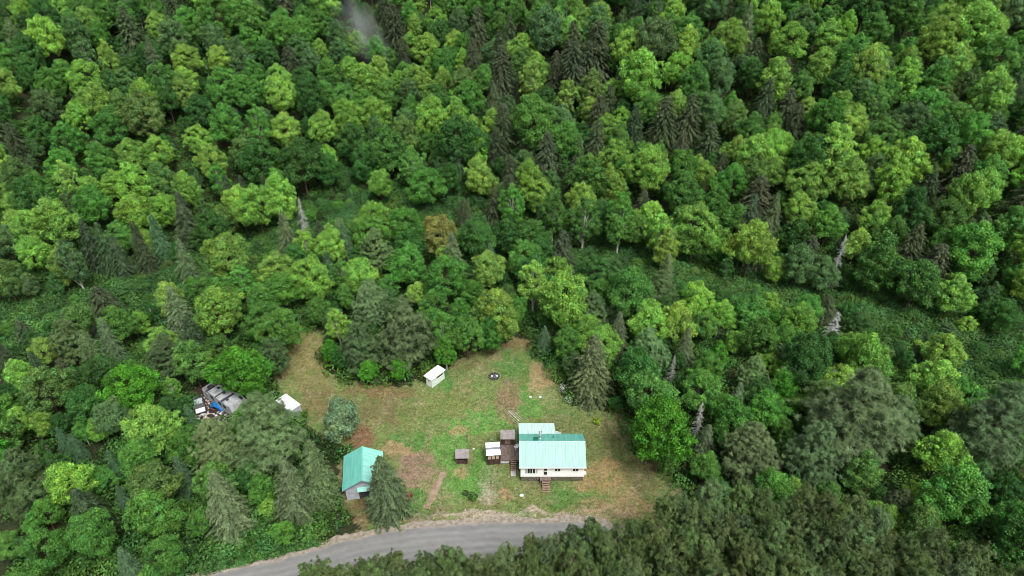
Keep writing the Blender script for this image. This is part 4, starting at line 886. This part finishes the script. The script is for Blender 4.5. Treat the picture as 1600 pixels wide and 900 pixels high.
def heap(label, cx, cy, sx, sy, n_, mats, seed):
    rr = random.Random(seed); bb = {}
    for k in range(n_):
        x, y = rr.gauss(0, sx), rr.gauss(0, sy); h = max(.05, .7-.25*(x*x/sx/sx+y*y/sy/sy))*rr.random(); a, b_, c__ = rr.uniform(.05, .24), rr.uniform(.04, .16), rr.uniform(.02, .1)
        an = rr.uniform(0, 3.14); tl = rr.uniform(-.5, .5); p = [Vector((x+u*a*math.cos(an)-v*b_*math.sin(an), y+u*a*math.sin(an)+v*b_*math.cos(an), h+u*a*tl)) for u, v in ((-1,-1),(1,-1),(1,1),(-1,1))]
        bb.setdefault(rr.choice(mats), MB()).slab(p, c__)
    base = thing('scrap_heap', label, 'scrap heap', cx, cy); del base['category']; base['category'] = 'scrap heap'; base['kind'] = 'stuff'
    for m_, mb in bb.items(): mb.build('scrap', M[m_], base)
x, y = xy(348, 648, .4); heap('heap of white and grey scrap at the lower end of the scrapyard', x, y, .85, .8, 420, ['whitemetal','charcoal','charcoal','steel','darkwood','camper','darkwood'], 3)
x, y = xy(331, 624, .4); heap('brown and pale scrap scattered between the wrecked car and the camper', x, y, 1.1, 1.0, 330, ['darkwood','charcoal','tan','rock','darkwood','wood'], 5)
x, y = xy(314, 648, .3); heap('small pile of white and yellow bits behind the wrecked car', x, y, .6, .5, 120, ['rock','charcoal','tan','whitemetal'], 6)
a = Vector((*xy(438, 620, 2.3), 0)); b2 = Vector((*xy(462, 638, 2.3), 0)); mid = (a+b2)/2; L2 = (b2-a).length/2-.15; az = math.atan2(b2.y-a.y, b2.x-a.x)
T_ = thing('box_trailer', 'white topped box trailer half hidden by the broad pale pine', 'trailer', mid.x, mid.y, None, az)
MB().box(-L2, L2, -.95, .95, .5, 2.25).build('body', M['greysid'], T_); MB().slab([(-L2-.05,-1.0,2.33),(L2+.05,-1.0,2.33),(L2+.05,1.0,2.33),(-L2-.05,1.0,2.33)], .08).build('roof', M['whitemetal'], T_)
for v in (-1.0, .82): MB().tube([(0,v,.33),(0,v+.18,.33)], [.33,.33], 12).build('wheel', M['black'], T_)
MB().box(L2+.003, L2+1.1, -.04, .04, .5, .6).build('drawbar', M['charcoal'], T_)

# ---------------------------------------------------------------- wisp of mist over the hillside
def wisp(px, py, h, sx, sy, sz, rot, dens, label):
    r_ = ray(px, py, h); vs, fs = blob((0,0,0), (1,1,1), 5, 24, 14, 0)
    o = MB().add(vs, fs).build('mist', bpy.data.materials.new('mist_air'), None, True); m_ = o.data.materials[0]; m_.use_nodes = True; n = m_.node_tree
    n.nodes.remove(n.nodes['Principled BSDF']); out = [k for k in n.nodes if k.type == 'OUTPUT_MATERIAL'][0]
    pv = n.nodes.new('ShaderNodeVolumePrincipled'); pv.inputs['Color'].default_value = (.85,.9,.92,1)
    tc = n.nodes.new('ShaderNodeTexCoord'); gr = n.nodes.new('ShaderNodeTexGradient'); gr.gradient_type = 'SPHERICAL'; n.links.new(tc.outputs['Object'], gr.inputs['Vector'])
    nz = n.nodes.new('ShaderNodeTexNoise'); nz.inputs['Scale'].default_value = 1.8; nz.inputs['Detail'].default_value = 4; n.links.new(tc.outputs['Object'], nz.inputs['Vector'])
    mr = n.nodes.new('ShaderNodeMapRange'); mr.inputs[1].default_value = .4; mr.inputs[2].default_value = .7; mr.inputs[4].default_value = dens; n.links.new(nz.outputs['Fac'], mr.inputs[0])
    mu = n.nodes.new('ShaderNodeMath'); mu.operation = 'MULTIPLY'; n.links.new(gr.outputs['Fac'], mu.inputs[0]); n.links.new(mr.outputs[0], mu.inputs[1])
    n.links.new(mu.outputs[0], pv.inputs['Density']); n.links.new(pv.outputs[0], out.inputs['Volume'])
    o.location = (r_[0], r_[1], T1(r_[0], r_[1])+h); o.scale = (sx, sy, sz); o.rotation_euler = rot; tag(o, label, 'mist', None, 'stuff')
wisp(566, 52, 12, 6.5, 6, 15, (0, math.radians(-28), 0), .11, 'thin pale wisp of mist rising from the upper hillside')
